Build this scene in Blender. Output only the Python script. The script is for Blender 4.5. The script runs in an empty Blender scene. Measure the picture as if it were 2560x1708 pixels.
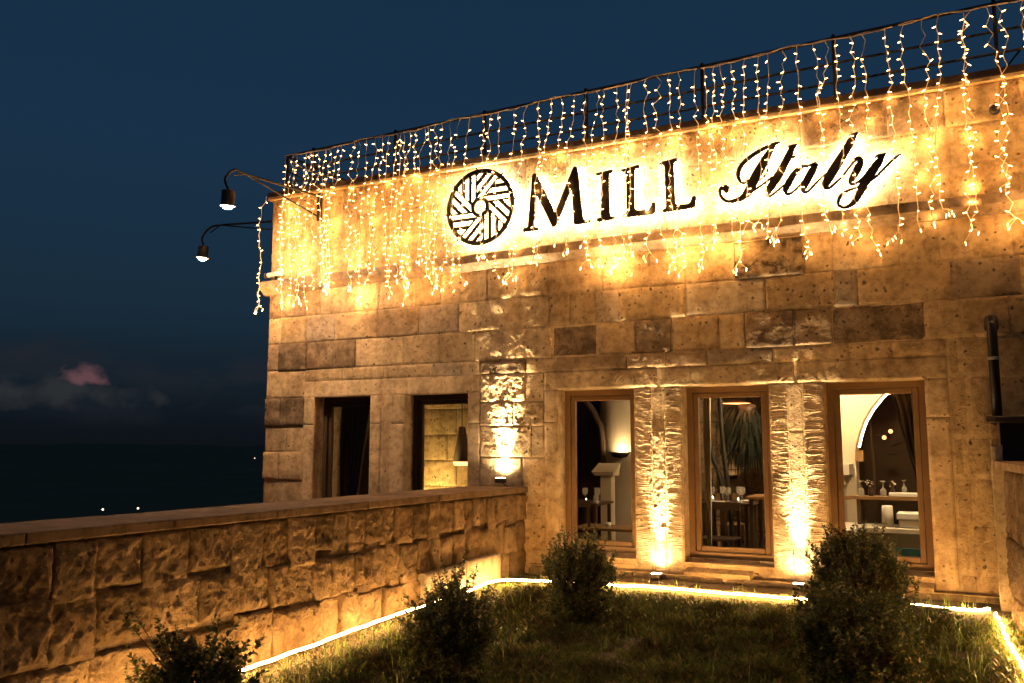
import bpy, bmesh, math, random, json
import numpy as np
from mathutils import Vector, Matrix
from mathutils.geometry import tessellate_polygon

SC = bpy.context.scene
COL = SC.collection
R = math.radians
rng = random.Random(7)
nr = np.random.RandomState(11)

# ------------------------------------------------------------------ camera
cam = bpy.data.cameras.new('camera')
cam.sensor_width = 36.0
cam.lens = 30.55
cam.clip_start = 0.05
cam.clip_end = 20000
camo = bpy.data.objects.new('camera', cam)
COL.objects.link(camo)
camo.matrix_world = (Matrix.Translation((0, -9, 1.55)) @ Matrix.Rotation(R(27.27), 4, 'Z')
                     @ Matrix.Rotation(R(90 + 6.847), 4, 'X') @ Matrix.Rotation(R(0.095), 4, 'Z'))
SC.camera = camo

# ------------------------------------------------------------------ night sky
W = bpy.data.worlds.new('World')
SC.world = W
W.use_nodes = True
SC.view_settings.view_transform = 'Standard'
SC.view_settings.look = 'None'
SC.view_settings.exposure = 0.4
SC.view_settings.gamma = 1.0
SC.view_settings.use_curve_mapping = False
SC.cycles.use_denoising = True
SC.cycles.max_bounces = 6
SC.cycles.diffuse_bounces = 3
SC.cycles.transparent_max_bounces = 8
SC.cycles.sample_clamp_indirect = 4.0
SC.cycles.use_light_tree = True
SC.cycles.caustics_reflective = False
SC.cycles.caustics_refractive = False


def N(nt, typ, **kw):
    n = nt.nodes.new(typ)
    for k, v in kw.items():
        setattr(n, k, v)
    return n


def mth(nt, op, a, b=None, c=None, clamp=False):
    n = nt.nodes.new('ShaderNodeMath')
    n.operation = op
    n.use_clamp = clamp
    for i, v in enumerate((a, b, c)):
        if v is None:
            continue
        if isinstance(v, (int, float)):
            n.inputs[i].default_value = v
        else:
            nt.links.new(v, n.inputs[i])
    return n.outputs[0]


def mixc(nt, f, a, b, blend='MIX'):
    n = nt.nodes.new('ShaderNodeMix')
    n.data_type = 'RGBA'
    n.blend_type = blend
    for s, v in ((n.inputs[0], f), (n.inputs[6], a), (n.inputs[7], b)):
        if isinstance(v, (int, float)):
            s.default_value = v
        elif isinstance(v, tuple):
            s.default_value = v if len(v) == 4 else (*v, 1)
        else:
            nt.links.new(v, s)
    return n.outputs[2]


def ramp(nt, f, stops):
    n = nt.nodes.new('ShaderNodeValToRGB')
    e = n.color_ramp.elements
    while len(e) < len(stops):
        e.new(0.5)
    for i, (p, c) in enumerate(stops):
        e[i].position = p
        e[i].color = (*c, 1) if len(c) == 3 else c
    nt.links.new(f, n.inputs[0])
    return n.outputs[0]


def noise(nt, vec, scale, detail=4, rough=0.55, dist=0.0):
    n = nt.nodes.new('ShaderNodeTexNoise')
    n.inputs['Scale'].default_value = scale
    n.inputs['Detail'].default_value = detail
    n.inputs['Roughness'].default_value = rough
    n.inputs['Distortion'].default_value = dist
    if vec is not None:
        nt.links.new(vec, n.inputs['Vector'])
    return n.outputs[0]


def mapping(nt, vec, scale=(1, 1, 1), rot=(0, 0, 0), loc=(0, 0, 0)):
    n = nt.nodes.new('ShaderNodeMapping')
    n.inputs['Scale'].default_value = scale
    n.inputs['Rotation'].default_value = rot
    n.inputs['Location'].default_value = loc
    nt.links.new(vec, n.inputs['Vector'])
    return n.outputs[0]


def build_sky():
    nt = W.node_tree
    nt.nodes.clear()
    out = N(nt, 'ShaderNodeOutputWorld')
    bg = N(nt, 'ShaderNodeBackground')
    tc = N(nt, 'ShaderNodeTexCoord')
    v = tc.outputs['Generated']
    sep = N(nt, 'ShaderNodeSeparateXYZ')
    nt.links.new(v, sep.inputs[0])
    z = sep.outputs[2]
    f = mth(nt, 'MULTIPLY_ADD', z, 0.5, 0.5)
    base = ramp(nt, f, [(0.0, (.0030, .0038, .0042)), (0.4985, (.0034, .0050, .0066)), (0.512, (.0038, .0058, .0090)), (0.532, (.0058, .0104, .0160)),
                        (0.575, (.0078, .0205, .0360)), (0.66, (.0080, .0255, .0530)), (0.80, (.0058, .0215, .0460)), (1.0, (.0045, .0170, .0375))])
    # low bank of grey cloud along the horizon
    nz = noise(nt, mapping(nt, v, (3.2, 3.2, 9.0)), 2.1, 6, .6)
    band = mth(nt, 'MULTIPLY', mth(nt, 'SMOOTH_MIN', mth(nt, 'MULTIPLY_ADD', z, 25.0, -.35, True), 1.0, .1),
               mth(nt, 'MULTIPLY_ADD', z, -14.0, 2.25, True))
    m = mth(nt, 'MULTIPLY', mth(nt, 'MULTIPLY_ADD', nz, 5.0, -2.35, True), band, None, True)
    c1 = mixc(nt, mth(nt, 'MULTIPLY', m, .9), base, (.0125, .0150, .0205))
    # one cloud still catching the afterglow, far off over the valley
    d0 = Vector(PINK).normalized()
    rt = Vector((d0.y, -d0.x, 0)).normalized()
    up = rt.cross(d0).normalized()
    nw = noise(nt, mapping(nt, v, (1, 1, 1.3)), 31, 4, .5)

    def dot(vec, off):
        n = N(nt, 'ShaderNodeVectorMath', operation='DOT_PRODUCT')
        nt.links.new(v, n.inputs[0])
        n.inputs[1].default_value = vec
        return mth(nt, 'SUBTRACT', n.outputs['Value'], off)
    dx = dot(rt, 0.0)
    dy = dot(up, 0.0)
    ex = mth(nt, 'DIVIDE', dx, .027)
    yy = mth(nt, 'SUBTRACT', dy, mth(nt, 'MULTIPLY', dx, -.10))
    ey = mth(nt, 'MULTIPLY', yy, mth(nt, 'MULTIPLY_ADD', mth(nt, 'GREATER_THAN', yy, 0.0), -75.0, 140.0))
    rr = mth(nt, 'SQRT', mth(nt, 'ADD', mth(nt, 'MULTIPLY', ex, ex), mth(nt, 'MULTIPLY', ey, ey)))
    front = dot(d0, 0.5)
    pk = mth(nt, 'SUBTRACT', mth(nt, 'MULTIPLY_ADD', nw, 3.0, -.55), rr)
    pk = mth(nt, 'MULTIPLY', mth(nt, 'MULTIPLY', pk, 1.6, None, True), mth(nt, 'GREATER_THAN', front, 0.0))
    gx = mth(nt, 'DIVIDE', mth(nt, 'ADD', dx, .03), .105)
    gy = mth(nt, 'DIVIDE', mth(nt, 'ADD', dy, .012), .020)
    gr = mth(nt, 'SQRT', mth(nt, 'ADD', mth(nt, 'MULTIPLY', gx, gx), mth(nt, 'MULTIPLY', gy, gy)))
    gk = mth(nt, 'SUBTRACT', mth(nt, 'MULTIPLY_ADD', nw, 2.4, -.3), gr)
    gk = mth(nt, 'MULTIPLY', mth(nt, 'MULTIPLY', gk, 1.4, None, True), mth(nt, 'GREATER_THAN', front, 0.0))
    c2 = mixc(nt, mth(nt, 'MULTIPLY', gk, .85), c1, (.0215, .0240, .0265))
    c3 = mixc(nt, mth(nt, 'MULTIPLY', pk, .9), c2, (.105, .050, .058))
    nt.links.new(c3, bg.inputs[0])
    bg.inputs[1].default_value = .93
    nt.links.new(bg.outputs[0], out.inputs[0])


PINK = (-0.797, 0.600, 0.0665)
build_sky()


# ------------------------------------------------------------------ helpers
def h2(ix, iy, seed):
    n = (ix.astype(np.int64) * 374761393 + iy.astype(np.int64) * 668265263 + seed * 1274126177) & 0x7fffffff
    n = (n ^ (n >> 13)) * 1274126177 & 0x7fffffff
    n = (n ^ (n >> 16)) & 0x7fffffff
    return n / 0x7fffffff


def vn(x, y, seed=0):
    x = np.asarray(x, float)
    y = np.asarray(y, float)
    ix = np.floor(x)
    iy = np.floor(y)
    fx = x - ix
    fy = y - iy
    fx = fx * fx * (3 - 2 * fx)
    fy = fy * fy * (3 - 2 * fy)
    a = h2(ix, iy, seed)
    b = h2(ix + 1, iy, seed)
    c = h2(ix, iy + 1, seed)
    d = h2(ix + 1, iy + 1, seed)
    return (a * (1 - fx) + b * fx) * (1 - fy) + (c * (1 - fx) + d * fx) * fy


def fbm(x, y, seed=0, o=4):
    s = 0
    a = .5
    for k in range(o):
        s = s + a * (vn(x * 2 ** k, y * 2 ** k, seed + k * 17) - .5)
        a *= .5
    return s


def empty(name, loc=(0, 0, 0), label=None, cat=None, group=None):
    o = bpy.data.objects.new(name, None)
    COL.objects.link(o)
    o.location = loc
    o.empty_display_size = .1
    tag(o, label, cat, group)
    return o


def tag(o, label=None, cat=None, group=None, kind=None):
    if label:
        o['label'] = label
    if cat:
        o['category'] = cat
    if group:
        o['group'] = group
    if kind:
        o['kind'] = kind
    return o


def wloc(o):
    v = Vector((0, 0, 0))
    while o is not None:
        v = v + o.location
        o = o.parent
    return v


class MB:
    """collects geometry in world coordinates, links it as one mesh object"""

    def __init__(s):
        s.v = []
        s.f = []
        s.m = []
        s.cur = 0

    def add(s, vs, fs):
        b = len(s.v)
        s.v.extend([tuple(p) for p in vs])
        s.f.extend([tuple(i + b for i in f) for f in fs])
        s.m.extend([s.cur] * len(fs))
        return s

    def box(s, x0, x1, y0, y1, z0, z1, bev=0.0):
        if bev <= 0:
            vs = [(x, y, z) for x in (x0, x1) for y in (y0, y1) for z in (z0, z1)]
            return s.add(vs, [(0, 1, 3, 2), (4, 6, 7, 5), (0, 4, 5, 1), (2, 3, 7, 6), (0, 2, 6, 4), (1, 5, 7, 3)])
        bm = bmesh.new()
        bmesh.ops.create_cube(bm, size=1)
        for v in bm.verts:
            v.co = Vector(((x0 + x1) / 2 + v.co.x * (x1 - x0), (y0 + y1) / 2 + v.co.y * (y1 - y0), (z0 + z1) / 2 + v.co.z * (z1 - z0)))
        bmesh.ops.bevel(bm, geom=bm.edges[:], offset=bev, segments=1, affect='EDGES')
        s.bm(bm)
        return s

    def bm(s, bm):
        bm.verts.index_update()
        s.add([v.co[:] for v in bm.verts], [[v.index for v in f.verts] for f in bm.faces])
        bm.free()

    def tube(s, pts, r, n=6, cap=True):
        pts = [Vector(p) for p in pts]
        rs = r if isinstance(r, (list, tuple)) else [r] * len(pts)
        rings = []
        u = None
        for i, p in enumerate(pts):
            d = (pts[min(i + 1, len(pts) - 1)] - pts[max(i - 1, 0)])
            if d.length < 1e-9:
                d = Vector((0, 0, 1))
            d.normalize()
            if u is None:
                u = d.cross(Vector((0, 0, 1)) if abs(d.z) < .9 else Vector((1, 0, 0)))
            u = u - d * u.dot(d)
            if u.length < 1e-4:
                u = d.orthogonal()
            u.normalize()
            w = u.cross(d)
            rings.append([p + (u * math.cos(2 * math.pi * k / n) + w * math.sin(2 * math.pi * k / n)) * rs[i] for k in range(n)])
        vs = [q for rg in rings for q in rg]
        fs = []
        for i in range(len(pts) - 1):
            for k in range(n):
                a = i * n + k
                b = i * n + (k + 1) % n
                fs.append((a, b, b + n, a + n))
        if cap:
            fs.append(tuple(range(n))[::-1])
            fs.append(tuple(range((len(pts) - 1) * n, len(pts) * n)))
        return s.add(vs, fs)

    def lathe(s, prof, cx, cy, n=16, tilt=None):
        """prof: list of (r, z); revolved about the vertical through (cx, cy)"""
        vs = []
        for r, z in prof:
            for k in range(n):
                a = 2 * math.pi * k / n
                p = Vector((r * math.cos(a), r * math.sin(a), z))
                if tilt:
                    o = Vector((0, 0, tilt[1]))
                    p = tilt[0] @ (p - o) + o
                vs.append((cx + p.x, cy + p.y, p.z))
        fs = []
        for i in range(len(prof) - 1):
            for k in range(n):
                a = i * n + k
                b = i * n + (k + 1) % n
                fs.append((a, b, b + n, a + n))
        return s.add(vs, fs)

    def prism(s, poly, y0, y1):
        """poly in (x, z), front at y0, back at y1"""
        n = len(poly)
        vs = [(x, y0, z) for x, z in poly] + [(x, y1, z) for x, z in poly]
        tr = tessellate_polygon([[Vector((x, z, 0)) for x, z in poly]])
        s.add(vs, [t for t in tr] + [tuple(i + n for i in t[::-1]) for t in tr] + [(i, (i + 1) % n, (i + 1) % n + n, i + n) for i in range(n)])
        return s

    def build(s, name, mat, parent=None, smooth=False, color=None):
        me = bpy.data.meshes.new(name)
        w = wloc(parent) if parent is not None else Vector((0, 0, 0))
        v = np.array(s.v, float) - np.array(w)
        me.from_pydata(v.tolist(), [], s.f)
        mats = mat if isinstance(mat, (list, tuple)) else [mat]
        for m in mats:
            me.materials.append(m)
        if len(mats) > 1:
            me.polygons.foreach_set('material_index', s.m)
        if smooth:
            me.polygons.foreach_set('use_smooth', [True] * len(me.polygons))
        me.update()
        o = bpy.data.objects.new(name, me)
        COL.objects.link(o)
        if parent is not None:
            o.parent = parent
        if color:
            o.color = tuple(color) if len(color) == 4 else (*color, 1)
        return o


# ------------------------------------------------------------------ materials
def mat(name):
    m = bpy.data.materials.new(name)
    m.use_nodes = True
    nt = m.node_tree
    b = nt.nodes['Principled BSDF']
    return m, nt, b


def simple(name, col, rough=.6, metal=0.0, var=.25, scale=12.0, bump=0.0, spec=.4):
    m, nt, b = mat(name)
    g = N(nt, 'ShaderNodeNewGeometry')
    n = noise(nt, g.outputs['Position'], scale, 5, .6)
    c = mixc(nt, n, tuple(v * (1 - var) for v in col), tuple(min(1, v * (1 + var)) for v in col))
    nt.links.new(c, b.inputs['Base Color'])
    b.inputs['Roughness'].default_value = rough
    b.inputs['Metallic'].default_value = metal
    b.inputs['Specular IOR Level'].default_value = spec
    if bump:
        bp = N(nt, 'ShaderNodeBump')
        bp.inputs['Strength'].default_value = bump
        bp.inputs['Distance'].default_value = .01
        nt.links.new(noise(nt, g.outputs['Position'], scale * 3, 5, .6), bp.inputs['Height'])
        nt.links.new(bp.outputs[0], b.inputs['Normal'])
    return m


def emit(name, col, s, hide=False):
    m = bpy.data.materials.new(name)
    m.use_nodes = True
    nt = m.node_tree
    nt.nodes.clear()
    e = N(nt, 'ShaderNodeEmission')
    e.inputs[0].default_value = (*col, 1)
    e.inputs[1].default_value = s
    o = N(nt, 'ShaderNodeOutputMaterial')
    nt.links.new(e.outputs[0], o.inputs[0])
    return m


def stone_mat(name, pits=1.0, bump=.5, grain=1.0):
    m, nt, b = mat(name)
    g = N(nt, 'ShaderNodeNewGeometry')
    p = g.outputs['Position']
    oi = N(nt, 'ShaderNodeObjectInfo')
    col = oi.outputs['Color']
    sm = noise(nt, p, 5.5, 6, .65, .6)
    sf = mth(nt, 'MULTIPLY', mth(nt, 'MULTIPLY_ADD', sm, 5.0, -1.9, True), mth(nt, 'SUBTRACT', 1.0, oi.outputs['Alpha'], None, True))
    col = mixc(nt, sf, col, (.075, .052, .032))
    soot = noise(nt, mapping(nt, p, (1, 1, 1.6)), 1.1, 5, .6)
    col = mixc(nt, 1.0, col, ramp(nt, soot, [(.34, (.72, .66, .58)), (.48, (1, 1, 1)), (.7, (1.08, 1.06, 1.04))]), 'MULTIPLY')
    big = noise(nt, p, 2.6, 6, .62)
    mid = noise(nt, p, 11.0, 6, .65)
    fine = noise(nt, p, 48.0, 5, .75)
    streak = noise(nt, mapping(nt, p, (9, 9, 1.1)), 1.0, 4, .6)
    c = mixc(nt, 1.0, col, ramp(nt, big, [(.30, (.62, .60, .57)), (.50, (.95, .95, .95)), (.72, (1.18, 1.15, 1.10))]), 'MULTIPLY')
    c = mixc(nt, 1.0, c, ramp(nt, mid, [(.32, (.58, .54, .49)), (.52, (1, 1, 1)), (.72, (1.16, 1.15, 1.13))]), 'MULTIPLY')
    c = mixc(nt, mth(nt, 'MULTIPLY_ADD', streak, 2.2, -1.15, True), c, mixc(nt, 1.0, c, (.62, .57, .52), 'MULTIPLY'))
    # weathered pits, two sizes
    vo = N(nt, 'ShaderNodeTexVoronoi')
    vo.inputs['Scale'].default_value = 13.0
    vo.inputs['Randomness'].default_value = 1.0
    wv = N(nt, 'ShaderNodeVectorMath', operation='ADD')
    nd = N(nt, 'ShaderNodeTexNoise')
    nd.inputs['Scale'].default_value = 22.0
    nt.links.new(p, nd.inputs['Vector'])
    sc = N(nt, 'ShaderNodeVectorMath', operation='SCALE')
    nt.links.new(nd.outputs['Color'], sc.inputs[0])
    sc.inputs['Scale'].default_value = .045
    nt.links.new(p, wv.inputs[0])
    nt.links.new(sc.outputs[0], wv.inputs[1])
    nt.links.new(wv.outputs[0], vo.inputs['Vector'])
    hole = mth(nt, 'MULTIPLY_ADD', vo.outputs['Distance'], -9.0, mth(nt, 'MULTIPLY_ADD', mid, 8.5, -2.75), True)
    v2 = N(nt, 'ShaderNodeTexVoronoi')
    v2.inputs['Scale'].default_value = 42.0
    nt.links.new(wv.outputs[0], v2.inputs['Vector'])
    hole2 = mth(nt, 'MULTIPLY_ADD', v2.outputs['Distance'], -9.0, mth(nt, 'MULTIPLY_ADD', big, 6.0, -1.7), True)
    hh = mth(nt, 'MULTIPLY', mth(nt, 'MAXIMUM', hole, mth(nt, 'MULTIPLY', hole2, .7)), pits)
    c = mixc(nt, mth(nt, 'MULTIPLY', hh, .72), c, (.055, .040, .026))  # pits darkened in the colour: dirt plus the shade of deep holes
    nt.links.new(c, b.inputs['Base Color'])
    b.inputs['Roughness'].default_value = .92
    b.inputs['Specular IOR Level'].default_value = .15
    ht = mth(nt, 'ADD', mth(nt, 'MULTIPLY', mid, .9), mth(nt, 'MULTIPLY', fine, .35 * grain))
    ht = mth(nt, 'SUBTRACT', ht, mth(nt, 'MULTIPLY', hh, 1.1))
    bp = N(nt, 'ShaderNodeBump')
    bp.inputs['Strength'].default_value = bump
    bp.inputs['Distance'].default_value = .03
    nt.links.new(ht, bp.inputs['Height'])
    nt.links.new(bp.outputs[0], b.inputs['Normal'])
    return m


M = {}
M['stone'] = stone_mat('weathered tuff', 1.0, .95)
M['dressed'] = stone_mat('dressed tuff', .75, .6, .8)
M['rock'] = stone_mat('rough hewn tuff', .9, 1.0, 3.2)
M['mortar'] = simple('pale mortar', (.40, .32, .23), .95, 0, .3, 20, .4, .1)
M['iron'] = simple('black painted iron', (.020, .017, .014), .45, .3, .3, 30, .15)
M['letter'] = simple('dark bronze letter face', (.030, .020, .012), .5, .2, .2, 20)
M['wood'] = simple('golden oak frame', (.21, .120, .048), .5, 0, .25, 7, .15)
M['darkwood'] = simple('dark oak', (.055, .032, .016), .5, 0, .3, 8, .1)
M['cable'] = simple('clear cable', (.85, .68, .42), .4, 0, .1, 10)
M['flash'] = simple('brown metal flashing', (.07, .045, .03), .5, .3, .3, 9)
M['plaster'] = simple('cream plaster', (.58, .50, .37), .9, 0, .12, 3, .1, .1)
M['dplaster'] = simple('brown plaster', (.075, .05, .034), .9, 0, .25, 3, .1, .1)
M['floor'] = simple('stone floor', (.17, .13, .09), .5, 0, .3, 2, .1)
M['cloth'] = simple('brown curtain cloth', (.19, .14, .09), .95, 0, .25, 9, 0, .1)
M['paleclo'] = simple('cream curtain cloth', (.45, .38, .26), .95, 0, .2, 9, 0, .1)
M['white'] = simple('white plastic', (.75, .73, .68), .35, 0, .05, 6)
M['marble'] = simple('pale stone counter', (.62, .57, .48), .35, 0, .15, 5)
M['teal'] = simple('teal paint', (.03, .16, .20), .4, 0, .1, 6)
M['copper'] = simple('copper', (.60, .22, .08), .3, .9, .15, 10)
M['leafdark'] = simple('houseplant leaf', (.006, .010, .005), .5, 0, .3, 12)

BULB = (1.0, .50, .16)
M['bulb'] = emit('fairy bulb', BULB, 20.0)
M['halo'] = emit('letter back light', (1.0, .80, .52), 56.0)
M['rope'] = emit('led rope', (1.0, .54, .18), 128.0)
M['lens'] = emit('uplight lens', (1.0, .80, .55), 30.0)
M['lampbulb'] = emit('lamp bulb', (1.0, .66, .42), 2600.0)
M['intbulb'] = emit('interior bulb', (1.0, .68, .34), 140.0)
M['farlamp'] = emit('distant lamp', (1.0, .75, .55), 2.2)


def glass_mat():
    m = bpy.data.materials.new('window glass')
    m.use_nodes = True
    nt = m.node_tree
    nt.nodes.clear()
    o = N(nt, 'ShaderNodeOutputMaterial')
    t = N(nt, 'ShaderNodeBsdfTransparent')
    t.inputs[0].default_value = (.90, .90, .86, 1)
    g = N(nt, 'ShaderNodeBsdfGlossy')
    g.inputs['Roughness'].default_value = .02
    fr = N(nt, 'ShaderNodeFresnel')
    fr.inputs[0].default_value = 1.45
    mx = N(nt, 'ShaderNodeMixShader')
    nt.links.new(fr.outputs[0], mx.inputs[0])
    nt.links.new(t.outputs[0], mx.inputs[1])
    nt.links.new(g.outputs[0], mx.inputs[2])
    nt.links.new(mx.outputs[0], o.inputs[0])
    return m


M['glass'] = glass_mat()


def leaf_mat(name, c0, c1, c2, tr=.3, patch=False):
    m = bpy.data.materials.new(name)
    m.use_nodes = True
    nt = m.node_tree
    b = nt.nodes['Principled BSDF']
    g = N(nt, 'ShaderNodeNewGeometry')
    c = ramp(nt, g.outputs['Random Per Island'], [(0, c0), (.72, c1), (1, c2)])
    if patch:
        c = mixc(nt, 1.0, c, ramp(nt, noise(nt, g.outputs['Position'], 2.3, 5, .65), [(.36, (.34, .26, .20)), (.50, (.75, .72, .70)), (.62, (1.15, 1.15, 1.0))]), 'MULTIPLY')
    nt.links.new(c, b.inputs['Base Color'])
    b.inputs['Roughness'].default_value = .42
    b.inputs['Specular IOR Level'].default_value = .5
    t = N(nt, 'ShaderNodeBsdfTranslucent')
    nt.links.new(c, t.inputs[0])
    mx = N(nt, 'ShaderNodeMixShader')
    mx.inputs[0].default_value = tr
    nt.links.new(b.outputs[0], mx.inputs[1])
    nt.links.new(t.outputs[0], mx.inputs[2])
    nt.links.new(mx.outputs[0], nt.nodes['Material Output'].inputs[0])
    return m


M['box_leaf'] = leaf_mat('boxwood leaf', (.032, .052, .014), (.09, .115, .032), (.34, .25, .06))
M['twig'] = simple('twig', (.09, .055, .03), .9)
M['grass'] = leaf_mat('grass blade', (.10, .135, .034), (.17, .20, .055), (.34, .25, .10), .35, True)
M['tallgrass'] = leaf_mat('long grass blade', (.16, .25, .05), (.22, .31, .07), (.30, .30, .10), .5)


# ------------------------------------------------------------------ stones
def style_disp(style, u, v, seed):
    if style == 'smooth':
        return fbm(u * 5, v * 5, seed, 4) * .012
    if style == 'rough':
        a = fbm(u * 7, v * 7, seed, 5) * .016
        b = np.abs(fbm(u * 18, v * 18, seed + 5, 4)) * -.022
        c = np.clip(vn(u * 20, v * 20, seed + 8) - .74, 0, 1) * .05
        return a + b + c + .008
    if style == 'chisel':
        w = fbm(u * 3, v * 3, seed, 3)
        t = (u * .75 + v * 1.0) / .030 + w * 7
        s = (1 - np.abs((t % 1) * 2 - 1)) ** 1.4
        mk = np.clip(vn(u * 4.5, v * 4.5, seed + 3) * 1.9 - .25, 0, 1)
        return s * .020 * mk + fbm(u * 6, v * 6, seed + 9, 4) * .03
    if style == 'comb':
        w = fbm(u * 5, v * 2.2, seed, 3)
        t = v / .020 + w * 6.5 + fbm(u * 16, v * 9, seed + 4, 2) * 2.2 + u * 1.3
        k = np.floor(t)
        s = 1 - np.abs((t % 1) * 2 - 1) ** 1.6
        amp = .35 + .9 * h2(k, np.floor(u * 6 + .5 * h2(k, k * 0, seed)), seed + 2)
        return s * .0072 * amp + fbm(u * 9, v * 9, seed + 9, 4) * .014
    if style == 'rock':
        a = fbm(u * 4, v * 3.4, seed, 3) * .062
        b = -np.abs(fbm(u * 9, v * 7, seed + 5, 5)) * .052
        c = np.abs(fbm(u * 19, v * 15, seed + 9, 4)) * .055 + fbm(u * 42, v * 38, seed + 12, 3) * .022
        return a + b + c + .012
    return u * 0


def stone_block(name, parent, o, U, Vv, Nn, u0, u1, v0, v1, style='smooth', tone=(.42, .33, .22), res=.035, proud=.008,
                bev=.010, wob=.005, gap=.002, seed=None, mt=None, edge=.009, resv=None):
    """one block: a relief face on the plane o + u*U + v*V, standing out along N"""
    seed = rng.randrange(100000) if seed is None else seed
    u0 += gap
    u1 -= gap
    v0 += gap
    v1 -= gap
    nu = max(3, int(round((u1 - u0) / res)))
    nv = max(3, int(round((v1 - v0) / (resv or res))))
    us = np.linspace(u0, u1, nu + 1)
    vs = np.linspace(v0, v1, nv + 1)
    # tighten the outermost ring so that the arris is crisp
    b = min(bev, (u1 - u0) / 4, (v1 - v0) / 4)
    us = np.concatenate([[u0], [u0 + b * .4], us[1:-1], [u1 - b * .4], [u1]])
    vs = np.concatenate([[v0], [v0 + b * .4], vs[1:-1], [v1 - b * .4], [v1]])
    uu, vv = np.meshgrid(us, vs, indexing='ij')
    e = np.minimum(np.minimum(uu - u0, u1 - uu), np.minimum(vv - v0, v1 - vv))
    k = 1 - (1 - np.clip(e / b, 0, 1)) ** 2
    d = proud + style_disp(style, uu, vv, seed) * (.35 + .65 * np.clip(e / (b * 2.2), 0, 1)) - edge * (1 - k)
    d = np.where(e > b * .5, np.maximum(d, .0035), d)
    # chipped outline
    wu = fbm(uu * 9, vv * 9, seed + 31, 3) * 2 * wob
    wv = fbm(uu * 9, vv * 9, seed + 47, 3) * 2 * wob
    P = (np.array(o)[None, None] + (uu + wu)[..., None] * np.array(U) + (vv + wv)[..., None] * np.array(Vv) + d[..., None] * np.array(Nn))
    a, c = P.shape[:2]
    idx = np.arange(a * c).reshape(a, c)
    f = np.stack([idx[:-1, :-1], idx[1:, :-1], idx[1:, 1:], idx[:-1, 1:]], -1).reshape(-1, 4)
    # skirt running back into the wall
    ring = np.concatenate([idx[:, 0], idx[-1, 1:], idx[-2::-1, -1], idx[0, -2:0:-1]])
    back = P.reshape(-1, 3)[ring] - (d.reshape(-1)[ring] + .05)[:, None] * np.array(Nn)
    nb = len(ring)
    bi = a * c + np.arange(nb)
    f2 = np.stack([ring, bi, np.roll(bi, -1), np.roll(ring, -1)], -1)
    mb = MB()
    mb.v = np.concatenate([P.reshape(-1, 3), back]).tolist()
    mb.f = np.concatenate([f, f2]).tolist()
    mb.m = [0] * len(mb.f)
    t = np.array(tone)
    t[:3] = t[:3] * (1 + (rng.random() - .5) * .22)
    ob = mb.build(name, mt or M['stone'], parent, True, tuple(t))
    return ob


FX = dict(o=(0, 0, 0), U=(1, 0, 0), Vv=(0, 0, 1), Nn=(0, -1, 0))
PALE = (.57, .415, .225)
MIDT = (.50, .355, .185)
BRWN = (.36, .25, .14)
DARK = (.32, .225, .13, .25)
BURNT = (.40, .29, .16, .0)


def fstone(parent, x0, x1, z0, z1, style='smooth', tone=MIDT, name='stone', **kw):
    return stone_block(name, parent, u0=x0, u1=x1, v0=z0, v1=z1, style=style, tone=tone, **{**FX, **kw})


# ------------------------------------------------------------------ ground and valley
def gz(x, y):
    """garden ground height"""
    t = np.clip((-y - .6) / 4.5, 0, 1)
    g = .15 - .15 * t * t * (3 - 2 * t) + np.clip((x + 1.0) / 6, 0, .03)
    g = g - .03 * np.clip((-y - .5) / .15, 0, 1)
    w = np.interp(y, [-7, -4.2, -2.85, -1.66, -1.26, -.9, -.3], [.02, .065, .118, .138, .165, .155, .13])
    k = np.clip((-3.75 - x) / .45, 0, 1)
    return g * (1 - k) + w * k


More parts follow.
